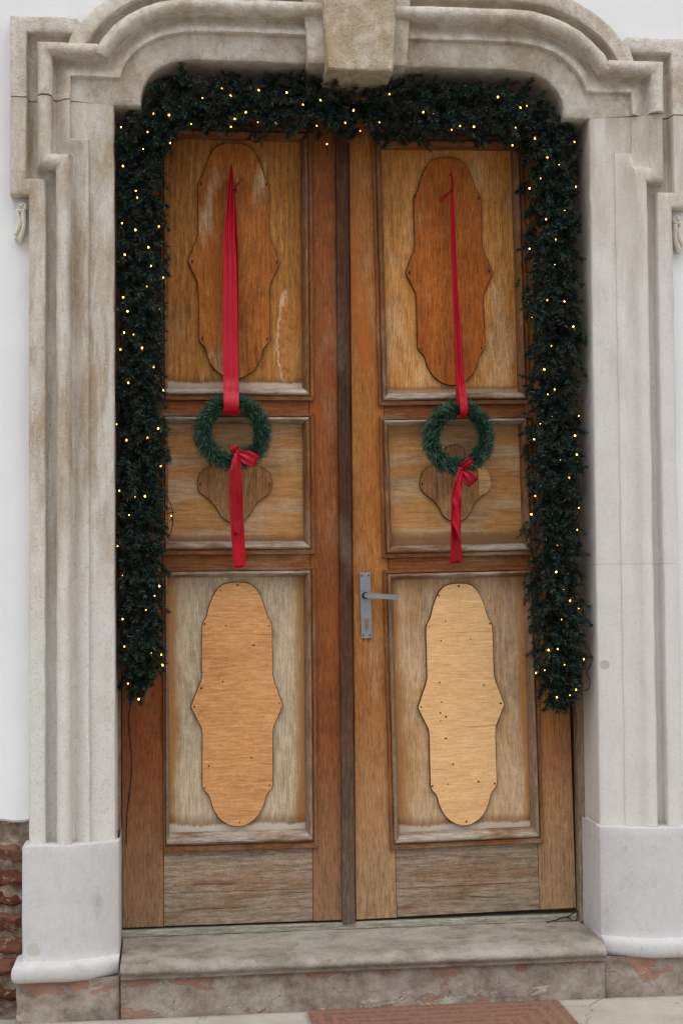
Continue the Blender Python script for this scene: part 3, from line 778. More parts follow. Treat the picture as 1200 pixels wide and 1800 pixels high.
def leaf(name, loc, rot, left):
    L = empty(name, loc, rot)
    if left:
        W_ = .8345; sl, sr = .147, .683
        outs = [(.147, .700, 1.894, 2.905), (.147, .700, 1.3315, 1.848), (.147, .700, .266, 1.285)]
        inn = [(.168, .660, 1.944, 2.865), (.168, .660, 1.381, 1.812), (.168, .660, .330, 1.250)]
        pm = ['top_panel', 'mid_panel', 'low_panel']; sm = ['top_shape', 'mid_shape', 'ply_orange']
        stm = ['stile', 'stile']
    else:
        W_ = .821; sl, sr = .152, .684
        outs = [(.131, .704, 1.874, 2.885), (.131, .704, 1.312, 1.835), (.131, .704, .2485, 1.2675)]
        inn = [(.170, .665, 1.924, 2.8415), (.170, .665, 1.356, 1.800), (.170, .665, .3035, 1.232)]
        pm = ['top_panel_pine', 'mid_panel', 'low_panel_warm']; sm = ['top_shape_red', 'mid_shape', 'ply_pale']
        stm = ['stile_gold', 'stile_gold']
    TOP = 2.955
    # stiles
    mb = MB()
    if left: mb.box(0, sl-.0008, YS, .045, .002, TOP, .0015)
    else:
        a = math.tan(-rot[1])
        pts = [(.0015, .002), (sl-.0008, .002), (sl-.0008, TOP), (.0015+a*TOP, TOP)]
        mb.plate(pts, YS, .045, .0015)
    mb.build('stile', M[stm[0]], L)
    mb = MB(); mb.box(sr+.0008, W_, YS, .045, .002, TOP, .0015); mb.build('stile', M[stm[1]], L)
    # rails
    for z0, z1 in ((outs[0][3]-.03, TOP), (outs[1][3]-.012, outs[0][2]+.012), (outs[2][3]-.012, outs[1][2]+.012)):
        mb = MB(); mb.box(sl+.0008, sr-.0008, YS+.0015, .043, z0, z1, .001); mb.build('rail', M['rail'], L)
    # boards at the foot
    zs = outs[2][2]+.012
    sp = .104 if not left else .118
    for z0, z1, dy in ((.003, sp-.0007, .0012), (sp+.0007, zs, .0022)):
        mb = MB(); mb.box(sl+.001, sr-.001, YS+dy, .043, z0, z1, .0009); mb.build('board', M['board'], L)
    # panels with mouldings, and the shaped boards fixed on them
    for k in range(3):
        o, i = outs[k], inn[k]
        p = panel_grid(i[0]-.004, i[1]+.004, i[2]-.004, i[3]+.004, YP).build('panel', M[pm[k]], L, smooth=60)
        moulding_set(p, o, i, 'mould_side', 'mould_flat', stm[0])
    if left:
        sh = [(LONG, .4115, 2.854, 1.976, .985), (CROSS, .410, 1.731, 1.447, 1.0), (LONG, .4145, 1.233, .345, .97)]
    else:
        sh = [(LONG, .416, 2.812, 1.950, .965), (CROSS, .4160, 1.731, 1.440, .97), (LONG, .4155, 1.214, .318, .945)]
    for k, (half, cx, zt, zb, kx) in enumerate(sh):
        mb = MB(); ol = outline(half, cx, zt, zb, kx, k+left*5); mb.plate(ol, YP-.0135, YP+.002, .0024)
        s = mb.build('shaped_board', M[sm[k]], L); s.data.materials.append(M['edge'])  # dark sides and chamfer draw a painted shadow line around the board
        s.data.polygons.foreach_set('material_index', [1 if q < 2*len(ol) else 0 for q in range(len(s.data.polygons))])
        H = zt-zb
        spots = []
        if k != 1:
            for v, w in ((.178, .122), (.507, .158), (.836, .121)):
                for sd in (-1, 1): spots.append((cx+sd*w*kx+random.uniform(-.003, .003), zt-v*H+random.uniform(-.006, .006)))
            if k == 2:
                spots += [(cx+.002, zt-.012), (cx+.006, zb+.016)]
                if not left: spots += [(cx-.074, zt-.045), (cx-.052, zt-.140), (cx-.070, zt-.212), (cx+.042, zt-.210), (cx-.080, zt-.366), (cx+.086, zt-.380), (cx-.074, zt-.438), (cx-.080, zt-.478), (cx-.060, zt-.492), (cx-.080, zt-.508), (cx-.062, zt-.572), (cx-.038, zt-.668), (cx-.058, zt-.740), (cx+.056, zt-.735)]
                else: spots += [(cx-.060, zt-.030), (cx-.040, zt-.160), (cx+.060, zt-.232), (cx-.052, zt-.362), (cx-.130, zt-.385), (cx-.104, zt-.666), (cx+.050, zt-.640)]
        else: spots = [(cx-.126, zt-.5*H), (cx+.126, zt-.5*H)]
        for (sx, sz) in spots:
            r_ = random.uniform(.0026, .0042)
            mb = MB()
            el = .0 if k == 2 else .008
            mb.tube([(sx, YP-.0140, sz), (sx, YP-.004, sz)], r_, 8)
            if el: mb.v = [(x, y, sz+(z-sz)*2.2) for x, y, z in mb.v]
            mb.build('screw', M['hole'] if k == 2 and random.random() < .5 else M['dark'], s)
        if k == 1 and not left:
            mb = MB(); mb.plate([(cx+.088, zt-.66*H), (cx+.118*kx, zt-.645*H), (cx+.1335*kx, zt-.585*H), (cx+.1390*kx, zt-.52*H), (cx+.138*kx, zt-.45*H), (cx+.1285*kx, zt-.35*H), (cx+.106*kx, zt-.288*H), (cx+.088, zt-.268*H)], YP-.0146, YP-.005, .0006)
            mb.build('repair_patch', M['patch'], s)
    return L

left = leaf('door_leaf', (-.837, .230, -.360), (0, 0, 0), True)
tag(left, 'old wooden door leaf without a handle, its lowest inset of orange plywood', 'door')
right = leaf('door_leaf', (.001, .230, -.360), (0, R(-.945), 0), False)
tag(right, 'old wooden door leaf with steel lever handle, slightly sagging, pale plywood lowest inset', 'door')
# cover strip over the meeting edges, fixed on the left leaf
mb = MB(); rows = []
for k in range(61):
    z = -.006+2.961*k/60; w = .0010*fbm(0, 1, z, 4)
    row = []
    for x, y in ((.787, .0), (.787, -.014), (.789, -.019), (.793, -.021), (.806, -.0225), (.818, -.023), (.8285, -.022), (.8335, -.019), (.8355, -.014), (.8355, .0)):
        row.append((x+w+.0008*fbm(x, y, z, 12), y+.0008*fbm(x+3, y, z, 14), z))
    rows.append(row)
mb.rows(rows, flip=True); mb.add(rows[0], [tuple(range(len(rows[0])))[::-1]])
mb.build('cover_strip', M['strip'], left, smooth=40)
# lever handle
mb = MB(); mb.box(.0455, .0870, -.0085, .001, 1.0205, 1.2615, .0012)
plate = mb.build('handle_plate', M['steel'], right)
def disc(cx, cz, r, y0, y1, n=20):
    q = MB(); q.tube([(cx, y0, cz), (cx, y1, cz)], r, n); return q
disc(.0645, 1.1775, .0125, -.022, -.008).build('rosette', M['dark'], plate, smooth=40)
mb = MB()
bar = [(.0645, -.046), (.075, -.050), (.095, -.052), (.140, -.052), (.1785, -.050)]
rows = []
for x, y in bar:
    dz = -(x-.0645)*.085
    rows.append([(x, y-.0045, 1.169+dz), (x, y+.0045, 1.1685+dz), (x, y+.0045, 1.1875+dz), (x, y-.0045, 1.187+dz)])
mb.rows(rows, close=True)
mb.add(rows[-1], [(0, 1, 2, 3)]); mb.add(rows[0], [(3, 2, 1, 0)])
mb.tube([(.0645, -.048, 1.1775), (.0645, -.018, 1.1775)], .0085, 14)
mb.build('lever', M['steel'], plate, smooth=35)
mb = MB()
mb.tube([(.0675, -.0125, 1.0845), (.0675, -.006, 1.0845)], .0088, 18)
mb.box(.0622, .0728, -.0120, -.006, 1.0545, 1.0800, .001)
cy = mb.build('key_cylinder', M['brass'], plate, smooth=40)
for cx, cz in ((.0535, 1.2500), (.0785, 1.2500), (.0535, 1.0320), (.0785, 1.0320)):
    disc(cx, cz, .0030, -.0105, -.0075, 10).build('screw', M['dark'], plate, smooth=40)

# ------------------------------------------------------------------ garland
def sprig_arrays(rnd, L=.085, n=64, nl=.027, wd=.0016):
    """one fir twig along +x from the origin: returns verts, faces of thin needles and a stem"""
    V, F = [], []
    def needle(p, d, ln, w):
        u = d.cross(Vector((rnd.uniform(-1, 1), rnd.uniform(-1, 1), rnd.uniform(-1, 1))))
        if u.length < 1e-4: return
        u.normalize(); w2 = d.cross(u)
        b = len(V); m = p+d*ln*.5
        V.extend([p-u*w*.5, p+u*w*.5, m+u*w*.55+w2*w*.3, m-u*w*.55+w2*w*.3, p+d*ln])
        F.extend([(b, b+1, b+2, b+3), (b+3, b+2, b+4)])
    bend = Vector((0, rnd.uniform(-.25, .25), rnd.uniform(-.35, .1)))
    def stem(t): return Vector((L*t, 0, 0)) + bend*L*t*t
    for k in range(n):
        t = rnd.uniform(.08, 1)**.85; a = k*2.399+rnd.uniform(-.3, .3)
        fw = .35+.75*t*t+rnd.uniform(-.1, .15)
        d = (Vector((fw, math.cos(a), math.sin(a)))+bend*t).normalized()
        needle(stem(t), d, nl*rnd.uniform(.7, 1.15)*(1-.25*t), wd)
    # stem
    b = len(V)
    for t in (0, .5, 1):
        c = stem(t); r = .0016*(1-.6*t)
        for q in range(3): V.append(c+Vector((0, math.cos(q*2.094), math.sin(q*2.094)))*r)
    for s_ in (0, 3):
        for q in range(3): F.append((b+s_+q, b+s_+(q+1) % 3, b+s_+3+(q+1) % 3, b+s_+3+q))
    return V, F
srnd = random.Random(5)
SPRIG = [sprig_arrays(srnd, .072*srnd.uniform(.85, 1.15), 190) for _ in range(8)]
COARSE = [sprig_arrays(srnd, .065, 95, .026, .0019) for _ in range(6)]
SPM = []
for V, F in SPRIG:
    me = bpy.data.meshes.new('sprig'); me.from_pydata([tuple(v) for v in V], [], F); me.materials.append(M['fir']); me.update(); SPM.append(me)

gpath = []
def gadd(p): gpath.append(Vector(p))
for k in range(21): gadd((-.768+.006*math.sin(k*.9), .128, .520+1.86*k/20))
for k in range(1, 8):
    a = math.pi*(1-.5*k/8); gadd((-.615+.150*math.cos(a), .125, 2.430+.150*math.sin(a)))
for k in range(15): gadd((-.60+1.20*k/14, .122, 2.582+.006*math.sin(k*1.7)))
for k in range(1, 8):
    a = math.pi*.5*(1-k/8); gadd((.605+.128*math.cos(a), .125, 2.430+.150*math.sin(a)))
for k in range(21): gadd((.733+.005*math.sin(k*1.1), .126, 2.38-1.945*k/20))
glen = [0]
for a, b in zip(gpath[:-1], gpath[1:]): glen.append(glen[-1]+(b-a).length)
def gpoint(s):
    s = max(0, min(s, glen[-1]-1e-6))
    for i in range(len(glen)-1):
        if glen[i] <= s <= glen[i+1]:
            f = (s-glen[i])/(glen[i+1]-glen[i]); return gpath[i].lerp(gpath[i+1], f), (gpath[i+1]-gpath[i]).normalized()
garland = empty('garland', (0, .13, 2.5)); garland_inv = Matrix.Translation((0, -.13, -2.5))
tag(garland, 'dark green artificial fir garland draped over the doorway and down both sides', 'garland')
mb = MB(); mb.tube([tuple(p-Vector((0, .13, 2.5))) for p in gpath], .030, 7)
mb.build('stem', M['core'], garland, smooth=60)
GT = glen[-1]
def rad_at(s):
    x = gpoint(s)[0].x
    r = .104 if s < 1.9 else (.118 if s > GT-1.95 else .122)
    e = min(s, GT-s)
    if e < .16: r *= .45+.55*e/.16
    return r*(1+.14*nz(s*5, 3, 1))
def place(s, phi, r0, spread, rnd, scale):
    c, T = gpoint(s); yv = Vector((0, -1, 0)); side = T.cross(yv).normalized()
    rad = yv*math.cos(phi)+side*math.sin(phi)
    down = T if s > GT*.5 else -T
    d = (rad*rnd.uniform(.2, .8)+down*rnd.uniform(.3, 1.0)+Vector((rnd.uniform(-1, 1), rnd.uniform(-1, 1), rnd.uniform(-1, 1)))*spread)
    if 1.95 < s < GT-1.95: d += Vector((0, -.1, -.35))
    d.normalize()
    p = c+rad*r0
    q = d.to_track_quat('X', 'Z').to_matrix().to_4x4()
    return Matrix.Translation(p) @ q @ Matrix.Rotation(rnd.uniform(0, 6.28), 4, 'X') @ Matrix.Scale(scale, 4)
grnd = random.Random(21)
def inside(p):
    """keep foliage inside the reveal and off the door face"""
    if p.y > .222: return False
    if p.x < -.846 or p.x > .838: return False
    if p.z > 2.705: return False
    if p.z > 2.535 and abs(p.x) > .752: return False
    return True
def within(p, s):
    """tips stay inside the band of the garland"""
    c, T = gpoint(s); v = p-c; v.y = 0; v -= T*v.dot(T)
    return v.length < rad_at(s)*1.02
N_IND = 295
for k in range(N_IND):                                    # the sprigs that show, each a part
    for tr in range(30):
        s = (k+grnd.uniform(-.6, .6)+.5)/N_IND*GT
        phi = grnd.gauss(0, .75); phi = max(-1.35, min(1.35, phi))
        rr = rad_at(s)
        m = place(s, phi, rr*.55, .45, grnd, grnd.uniform(.85, 1.15))
        tip = m @ Vector((.085, 0, 0))
        if inside(tip) and inside(m @ Vector((.05, 0, 0))) and (within(tip, s) or k % 17 == 0): break
    o = obj('sprig', SPM[k % 8], None, garland); o.matrix_local = garland_inv @ m
AV, AF = [], []; base_n = 0
def mass(count, phi_s, r_lo, r_hi, spread, sc):
    global base_n
    for k in range(count):
        s = (k+grnd.uniform(-.5, .5)+.5)/count*GT
        for tr in range(25):
            phi = grnd.gauss(0, phi_s)
            m = place(s, phi, rad_at(s)*grnd.uniform(r_lo, r_hi), spread, grnd, grnd.uniform(*sc))
            if inside(m @ Vector((.078, 0, 0))) and inside(m @ Vector((.04, 0, 0))) and within(m @ Vector((.078, 0, 0)), s): break
        else: continue
        m = garland_inv @ m
        V, F = COARSE[k % 6]
        A = np.array([tuple(v) for v in V]); MM = np.array(m)
        AV.append(A @ MM[:3, :3].T + MM[:3, 3]); AF.append((F, base_n)); base_n += len(V)
mass(3300, 1.2, .15, .95, .7, (.7, 1.05))
me = bpy.data.meshes.new('needles')
verts = np.concatenate(AV)
LP, LN = [], []
for F, b in AF:
    LP.append(np.fromiter((i for f in F for i in f), dtype=np.int32)+b)
    LN.append(np.fromiter((len(f) for f in F), dtype=np.int32))
LP = np.concatenate(LP); LN = np.concatenate(LN)
me.vertices.add(len(verts)); me.vertices.foreach_set('co', verts.astype(np.float32).ravel())
me.loops.add(len(LP)); me.loops.foreach_set('vertex_index', LP)
st = np.zeros(len(LN), dtype=np.int32); st[1:] = np.cumsum(LN)[:-1]
me.polygons.add(len(LN)); me.polygons.foreach_set('loop_start', st)
me.update(calc_edges=True); me.validate()
o = obj('needles', me, M['fir'], garland); o['kind'] = 'stuff'

# ------------------------------------------------------------------ fairy lights on the garland
BULBS = [
 (-0.7780, 2.1117, 0), (-0.7330, 2.0516, 0), (-0.8153, 2.0249, 0), (-0.7247, 1.9854, 0), (-0.6814, 1.9459, 1), (-0.7388, 1.9130, 2), (-0.8206, 1.8728, 0), (-0.6956, 1.8353, 0),
(-0.8060, 1.8240, 0), (-0.8179, 1.7489, 0), (-0.7562, 1.6966, 0), (-0.8308, 1.6890, 0), (-0.7855, 1.7429, 2), (-0.7160, 1.6280, 1), (-0.8037, 1.5726, 0), (-0.6828, 1.5464, 1),
(-0.8442, 1.4263, 2), (-0.7010, 1.4128, 0), (-0.7378, 1.3799, 0), (-0.8114, 1.3718, 0), (-0.8270, 2.4777, 1), (-0.7341, 2.4600, 1), (-0.6558, 2.4245, 1), (-0.7502, 2.3999, 2),
(-0.8205, 2.3377, 0), (-0.7763, 2.2500, 1), (-0.7714, 2.2279, 1), (-0.8249, 2.1363, 1), (-0.6966, 2.1247, 0), (-0.8359, 1.1955, 1), (-0.7822, 1.1746, 1), (-0.7479, 1.1755, 0),
(-0.6926, 1.2805, 1), (-0.8029, 1.1104, 1), (-0.6568, 1.1068, 1), (-0.8422, 1.0020, 2), (-0.8268, 0.8995, 1), (-0.6989, 0.8618, 0), (-0.7157, 0.8284, 2), (-0.7461, 0.7795, 2),
(-0.8252, 0.7490, 1), (-0.8196, 0.6538, 1), (-0.7280, 0.6289, 1), (-0.6929, 0.6234, 1), (-0.6891, 0.5870, 0), (-0.8083, 0.5253, 1), (-0.7714, 0.4708, 0), (-0.7131, 2.5304, 0),
(-0.6594, 2.5238, 0), (-0.5903, 2.5663, 0), (-0.4731, 2.6247, 1), (-0.4421, 2.5997, 0), (-0.3422, 2.6225, 0), (-0.3883, 2.5435, 0), (-0.4279, 2.5179, 0), (-0.4421, 2.4855, 1),
(-0.2435, 2.6141, 0), (-0.1856, 2.5727, 1), (-0.2817, 2.5076, 0), (-0.3470, 2.5046, 2), (-0.1233, 2.5899, 0), (-0.0746, 2.6026, 1), (-0.1574, 2.5356, 2), (-0.1363, 2.4992, 2),
(-0.0341, 2.5122, 1), (-0.5818, 2.4914, 2), (-0.5418, 2.5881, 2), (-0.1001, 2.4345, 1), (-0.0040, 2.5583, 0), (0.0900, 2.5197, 0), (0.0199, 2.4859, 2), (0.1271, 2.6219, 1),
(0.2494, 2.5592, 0), (0.2856, 2.5571, 0), (0.4450, 2.5615, 2), (0.3839, 2.5142, 1), (0.4350, 2.5124, 0), (0.3514, 2.4967, 2), (0.5243, 2.6231, 0), (0.6057, 2.5848, 0),
(0.6332, 2.5949, 0), (0.5869, 2.5133, 0), (0.6578, 2.4724, 0), (0.5765, 2.4485, 1), (0.8057, 2.4647, 1), (0.7054, 2.4058, 0), (0.7483, 2.3797, 1), (0.6789, 2.3291, 2),
(0.6363, 2.2907, 0), (0.8084, 2.2997, 1), (0.7669, 2.2133, 0), (0.6967, 2.1787, 0), (0.7325, 2.1066, 0), (0.6310, 2.0675, 1), (0.7269, 2.0121, 1), (0.6745, 1.8798, 2),
(0.6955, 1.8821, 1), (0.7596, 1.8788, 1), (0.6390, 1.8195, 2), (0.7930, 1.7881, 0), (0.7088, 1.7160, 1), (0.7426, 1.6616, 1), (0.6813, 1.6302, 0), (0.7169, 1.5573, 1),
(0.6915, 1.5397, 2), (0.7060, 1.4585, 0), (0.6638, 1.4337, 2), (0.7063, 1.4071, 0), (0.6399, 1.3773, 1), (0.7900, 1.3898, 0), (0.7973, 1.3220, 0), (0.7351, 1.3025, 2),
(0.8058, 1.4619, 2), (0.7656, 1.2379, 0), (0.6930, 1.2154, 1), (0.7911, 1.1906, 1), (0.6422, 1.1726, 1), (0.8006, 1.1291, 2), (0.6246, 1.1063, 0), (0.7941, 1.0503, 1),
(0.7210, 0.9956, 1), (0.7143, 0.8988, 0), (0.7395, 0.8384, 1), (0.7629, 0.7954, 0), (0.7959, 0.7665, 2), (0.7326, 0.7286, 1), (0.7746, 0.6732, 0), (0.6820, 0.6197, 0),
(0.7164, 0.6222, 1), (0.8108, 0.5843, 1), (0.7395, 0.5661, 2), (0.6654, 0.5481, 2), (0.6351, 0.5384, 1), (0.7809, 0.4762, 0), (0.7107, 0.4501, 0), (0.7576, 0.4564, 2)
]
lights = empty('light_string', (0, .06, 2.5))
tag(lights, 'string of warm white fairy lights wound through the green garland', 'fairy lights')
BME = []
for r_ in (.0027, .0020, .0014):
    mb = MB(); mb.ball((0, 0, 0), r_, r_, r_*1.35, 6, 4); me = mb.mesh('bulb', 180); me.materials.append(M['bulb']); BME.append(me)
cab = MB(); O = Vector((0, .06, 2.5))
for x, z, k in BULBS:
    y = .040+.014*nz(x*50, z*50, 0)
    o = obj('bulb', BME[k], None, lights); o.location = Vector((x, y, z))-O
    o.rotation_euler = (random.uniform(-.6, .6), random.uniform(-.6, .6), 0)
    p = Vector((x, y, z))-O
    cab.tube([p+Vector((0, .003, -.004)), p+Vector((.002, .010, -.012)), p+Vector((.004, .022, -.020)), p+Vector((.006, .05, -.03))], [.0028, .0026, .0014, .0012], 6)
def cable(pts, r=.0016):
    P = []
    pts = [Vector(p) for p in pts]
    for i in range(len(pts)-1):
        a, b = pts[max(i-1, 0)], pts[i]; c, d = pts[i+1], pts[min(i+2, len(pts)-1)]
        for k in range(6):
            t = k/6
            P.append(.5*((2*b)+(c-a)*t+(2*a-5*b+4*c-d)*t*t+(3*b-a-3*c+d)*t*t*t)-O)
    P.append(pts[-1]-O); cab.tube(P, r, 6)
# long run inside the foliage and the loops that hang out of it
cable([gpoint(GT*k/40)[0]+Vector((.03*math.sin(k*2.1), -.05, .03*math.cos(k*1.7))) for k in range(41)])
cable([(.826, .05, .640), (.832, .04, .605), (.8395, .03, .590), (.830, .03, .560), (.822, .04, .535), (.832, .035, .505), (.826, .05, .475), (.80, .07, .47)])
cable([(.690, .06, .66), (.668, .05, .63), (.655, .04, .585), (.656, .04, .53), (.675, .05, .49), (.70, .07, .48)])
cable([(-.69, .08, 1.20), (-.664, .07, 1.16), (-.652, .06, 1.12), (-.656, .07, 1.06), (-.672, .09, 1.03)])
cable([(-.672, .07, 1.115), (-.655, .04, 1.118), (-.640, .032, 1.120)])
cable([(-.69, .08, 1.33), (-.668, .06, 1.335), (-.668, .05, 1.31), (-.684, .06, 1.30)])
cable([(-.80, .10, .50), (-.806, .215, .44), (-.812, .2255, .36), (-.803, .2265, .26), (-.806, .2265, .16), (-.819, .2265, .05), (-.822, .2265, -.06)])
cab.build('cable', M['cable'], lights, smooth=60)

# thin black wire lying at the end of the threshold
mb = MB(); mb.tube([(.700, .196, -.3845), (.735, .200, -.380), (.765, .205, -.372), (.783, .208, -.372), (.800, .206, -.360), (.815, .208, -.352), (.822, .209, -.350)], .0022, 6)
mb.tube([(.783, .208, -.372), (.800, .204, -.384), (.815, .206, -.386), (.822, .209, -.352)], .0016, 6)
mb.ball((.783, .207, -.372), .005, .004, .004)
tag(mb.build('wire', M['cable'], None, smooth=60), 'short black wire lying at the end of the threshold', 'wire')

# ------------------------------------------------------------------ wreaths
def wreath(name, cx, cy, cz, Rx, Rz, tr, label, gap, seed, squash=0):
    w = empty(name, (cx, cy, cz)); tag(w, label, 'wreath', 'green wreaths on the door')
    rnd = random.Random(seed)
    def cl(t):
        k = 1+squash*math.sin(t*2+.6)
        return Vector((Rx*math.cos(t)*k, 0, Rz*math.sin(t)*k - (.006 if math.sin(t) < -.7 else 0)*0))
    mb = MB(); pts = [cl(2*math.pi*k/48) for k in range(49)]
    mb.tube(pts, tr*.55, 10, caps=False); mb.build('ring', M['core'], w, smooth=70)
    V, F = [], []
    for k in range(9500):
        t = rnd.uniform(0, 2*math.pi); ph = rnd.uniform(0, 2*math.pi)
        c = cl(t); T = (cl(t+.01)-cl(t-.01)).normalized(); o_ = Vector((T.z, 0, -T.x)); o_ = c.normalized()
        lump = .78+.44*nz(t*7+seed, math.cos(ph)*1.6, math.sin(ph)*1.6)+.22*nz(t*17, math.cos(ph)*3, math.sin(ph)*3+seed)
        n = o_*math.cos(ph)+Vector((0, -1, 0))*math.sin(ph)
        if n.y > .75: continue
        b = Vector((0, -1, 0)).cross(T)
        tw = T.cross(n)
        swirl = nz(t*6, seed, math.sin(ph))*1.6
        d = (n*rnd.uniform(.25, .8)+T*(.75+swirl*.4)*(1 if rnd.random() < .86 else -1)+tw*(.5+swirl*.5)+Vector((rnd.uniform(-.35, .35), rnd.uniform(-.35, .35), rnd.uniform(-.35, .35)))).normalized()
        p = c+n*tr*lump*rnd.uniform(.45, .92)
        ln = rnd.uniform(.016, .030)*(.8+.3*lump); tip = p+d*ln
        if tip.z > Rz-.048 and abs(tip.x-gap[0]) < gap[1] and tip.z > 0: continue
        if p.z > Rz-.048 and abs(p.x-gap[0]) < gap[1] and p.z > 0: continue
        if cy+tip.y > .224: continue
        u = d.cross(Vector((rnd.uniform(-1, 1), rnd.uniform(-1, 1), rnd.uniform(-1, 1))))
        if u.length < 1e-3: continue
        u.normalize(); wd = .0017; q = len(V); m = p+d*ln*.5
        w2 = d.cross(u)
        V += [p-u*wd*.5, p+u*wd*.5, m+u*wd*.5+w2*wd*.3, m-u*wd*.5+w2*wd*.3, tip]
        F += [(q, q+1, q+2, q+3), (q+3, q+2, q+4)]
    me = bpy.data.meshes.new('needles'); me.from_pydata([tuple(v) for v in V], [], F); me.update()
    o = obj('needles', me, M['wreath'], w); o['kind'] = 'stuff'
    return w
wreath('wreath', -.436, .168, 1.412, .1075, .1075, .036, 'round dark green wreath hung by the wide flat red ribbon', (-.006, .027), 3)
wreath('wreath', .390, .168, 1.392, .1025, .1070, .035, 'slightly oval dark green wreath hung by the narrow twisted red ribbon', (.012, .015), 8, .03)

# ------------------------------------------------------------------ ribbons
def strip(mb, rows_c, ncross=12, notch=0, flip=False):
    """rows_c: list of (centre, half-width vector, pleat amplitude, pleat count, pleat phase, out vector)"""
    rows = []
    for c, hw, amp, cnt, ph, ov in rows_c:
        row = []
        for k in range(ncross+1):
            u = -1+2*k/ncross
            row.append(Vector(c)+Vector(hw)*u+Vector(ov)*amp*math.cos(cnt*math.pi*u+ph))
        rows.append(row)
    if notch:
        last = rows[-1]; prev = rows[-2]; ax = (Vector(rows_c[-1][0])-Vector(rows_c[-2][0])).normalized()
        rows[-1] = [p - ax*notch*(1-abs(-1+2*k/ncross))*(1+.25*(k % 2)) for k, p in enumerate(last)]
    mb.rows(rows, flip=flip)
def interp(tab, t):
    if t <= tab[0][0]: return tab[0][1:]
    for a, b in zip(tab[:-1], tab[1:]):
        if a[0] <= t <= b[0]:
            f = (t-a[0])/(b[0]-a[0]); f = f*f*(3-2*f)*.5+f*.5
            return tuple(p+(q-p)*f for p, q in zip(a[1:], b[1:]))
    return tab[-1][1:]
OUT = (0, -1, 0)
# wide flat ribbon on the left leaf: (distance below nail, x, y, halfwidth, pleat)
hr = empty('hanging_ribbon', (-.435, .215, 2.401)); tag(hr, 'wide flat red satin ribbon holding up the round wreath', 'ribbon', 'red hanging ribbons')
tab = [(0, 0.0, -.004, .0022, .0), (.03, .0005, -.008, .0058, .004), (.08, -.002, -.014, .0115, .007), (.16, -.004, -.018, .0165, .0075), (.25, -.0085, -.022, .0215, .005), (.40, -.0075, -.026, .0245, .0025), (.62, -.0075, -.036, .0262, .0015), (.79, -.0075, -.052, .0272, .001), (.845, -.0075, -.068, .0275, .0008), (.872, -.0075, -.084, .0276, .0005), (.890, -.0075, -.089, .0275, .0005)]
mb = MB(); rr = []
for k in range(90):
    t = .890*k/89; x, y, hw, am = interp(tab, t)
    rr.append(((x, y, -t), (hw, .0015*math.sin(t*30), 0), am, 2.6, .8+t*1.5, OUT))
for q in range(1, 10):
    a = math.pi*.55*q/9
    rr.append(((-.0075, -.047-.042*math.cos(a), -.890-.036*math.sin(a)), (.0275-.001*q/9, 0, 0), .0005, 2, 1, OUT))
strip(mb, rr); mb.build('front_strip', M['satin'], hr, smooth=180)
mb = MB(); rr = []
for k in range(30):
    t = .06+.80*k/29
    rr.append(((.003, -.003-.004*math.sin(k*.4), -t), (min(.004+t*.05, .020), 0, 0), .002, 2, 0, OUT))
strip(mb, rr); mb.build('back_strip', M['satin_dark'], hr, smooth=180)
mb = MB()
strip(mb, [((.004, -.018, -.090), (.004, 0, .008), .002, 2, 0, OUT), ((.016, -.021, -.085), (.005, 0, .011), .003, 2, 1, OUT), ((.026, -.022, -.074), (.006, 0, .010), .004, 2, 2, OUT), ((.040, -.020, -.058), (.007, 0, .009), .003, 2, 2, OUT)], 8, -.014)
strip(mb, [((.008, -.014, -.092), (.005, 0, .004), .002, 2, 0, OUT), ((.015, -.017, -.099), (.006, 0, .004), .003, 2, 1, OUT), ((.018, -.018, -.108), (.004, 0, .003), .002, 2, 1, OUT)], 8)
mb.build('knot_end', M['satin_dark'], hr, smooth=180)
mb = MB(); mb.tube([(0, -.012, .0), (0, .034, .0)], .0016, 8); mb.build('nail', M['dark'], hr)

hr = empty('hanging_ribbon', (.383, .215, 2.390)); tag(hr, 'narrow twisted red satin ribbon holding up the oval wreath', 'ribbon', 'red hanging ribbons')
tab = [(0, 0, -.004, .0025, .0), (.02, .001, -.008, .0042, .002), (.05, .0015, -.012, .0040, .002), (.09, -.0005, -.014, .0052, .002), (.14, .0, -.016, .0088, .003), (.25, .0015, -.019, .0098, .004), (.40, .0045, -.024, .0105, .004), (.55, .008, -.030, .0130, .005), (.70, .013, -.040, .0158, .005), (.80, .0165, -.056, .0150, .004), (.845, .018, -.072, .0142, .003), (.872, .019, -.086, .0138, .002), (.890, .0195, -.090, .0135, .002)]
mb = MB(); rr = []
for k in range(90):
    t = .890*k/89; x, y, hw, am = interp(tab, t)
    fold = .55*math.sin(t*4.2+.4)
    rr.append(((x, y, -t), (hw, hw*fold*.5, 0), am, 1.7+.5*math.sin(t*9), 1.2+t*3.4, OUT))
for q in range(1, 10):
    a = math.pi*.55*q/9
    rr.append(((.0195, -.047-.043*math.cos(a), -.890-.034*math.sin(a)), (.0135, 0, 0), .002, 2, 1, OUT))
strip(mb, rr); mb.build('front_strip', M['satin'], hr, smooth=180)
mb = MB(); rr = []
for k in range(40):
    t = .42+.45*k/39
    rr.append(((.004+(t-.42)*.006, -.020-(t-.42)*.09, -t), (.0045+.006*min(1, (t-.42)*4), .002, 0), .002, 1.5, 0, OUT))
strip(mb, rr); mb.build('back_strip', M['satin_dark'], hr, smooth=180)
mb = MB()
strip(mb, [((.001, -.018, -.070), (.004, 0, .006), .002, 2, 0, OUT), ((-.010, -.021, -.080), (.005, 0, .010), .003, 2, 1, OUT), ((-.024, -.023, -.094), (.006, 0, .015), .004, 2, 2, OUT), ((-.042, -.021, -.104), (.005, 0, .012), .003, 2, 2, OUT)], 8, -.010)
mb.build('knot_end', M['satin_dark'], hr, smooth=180)
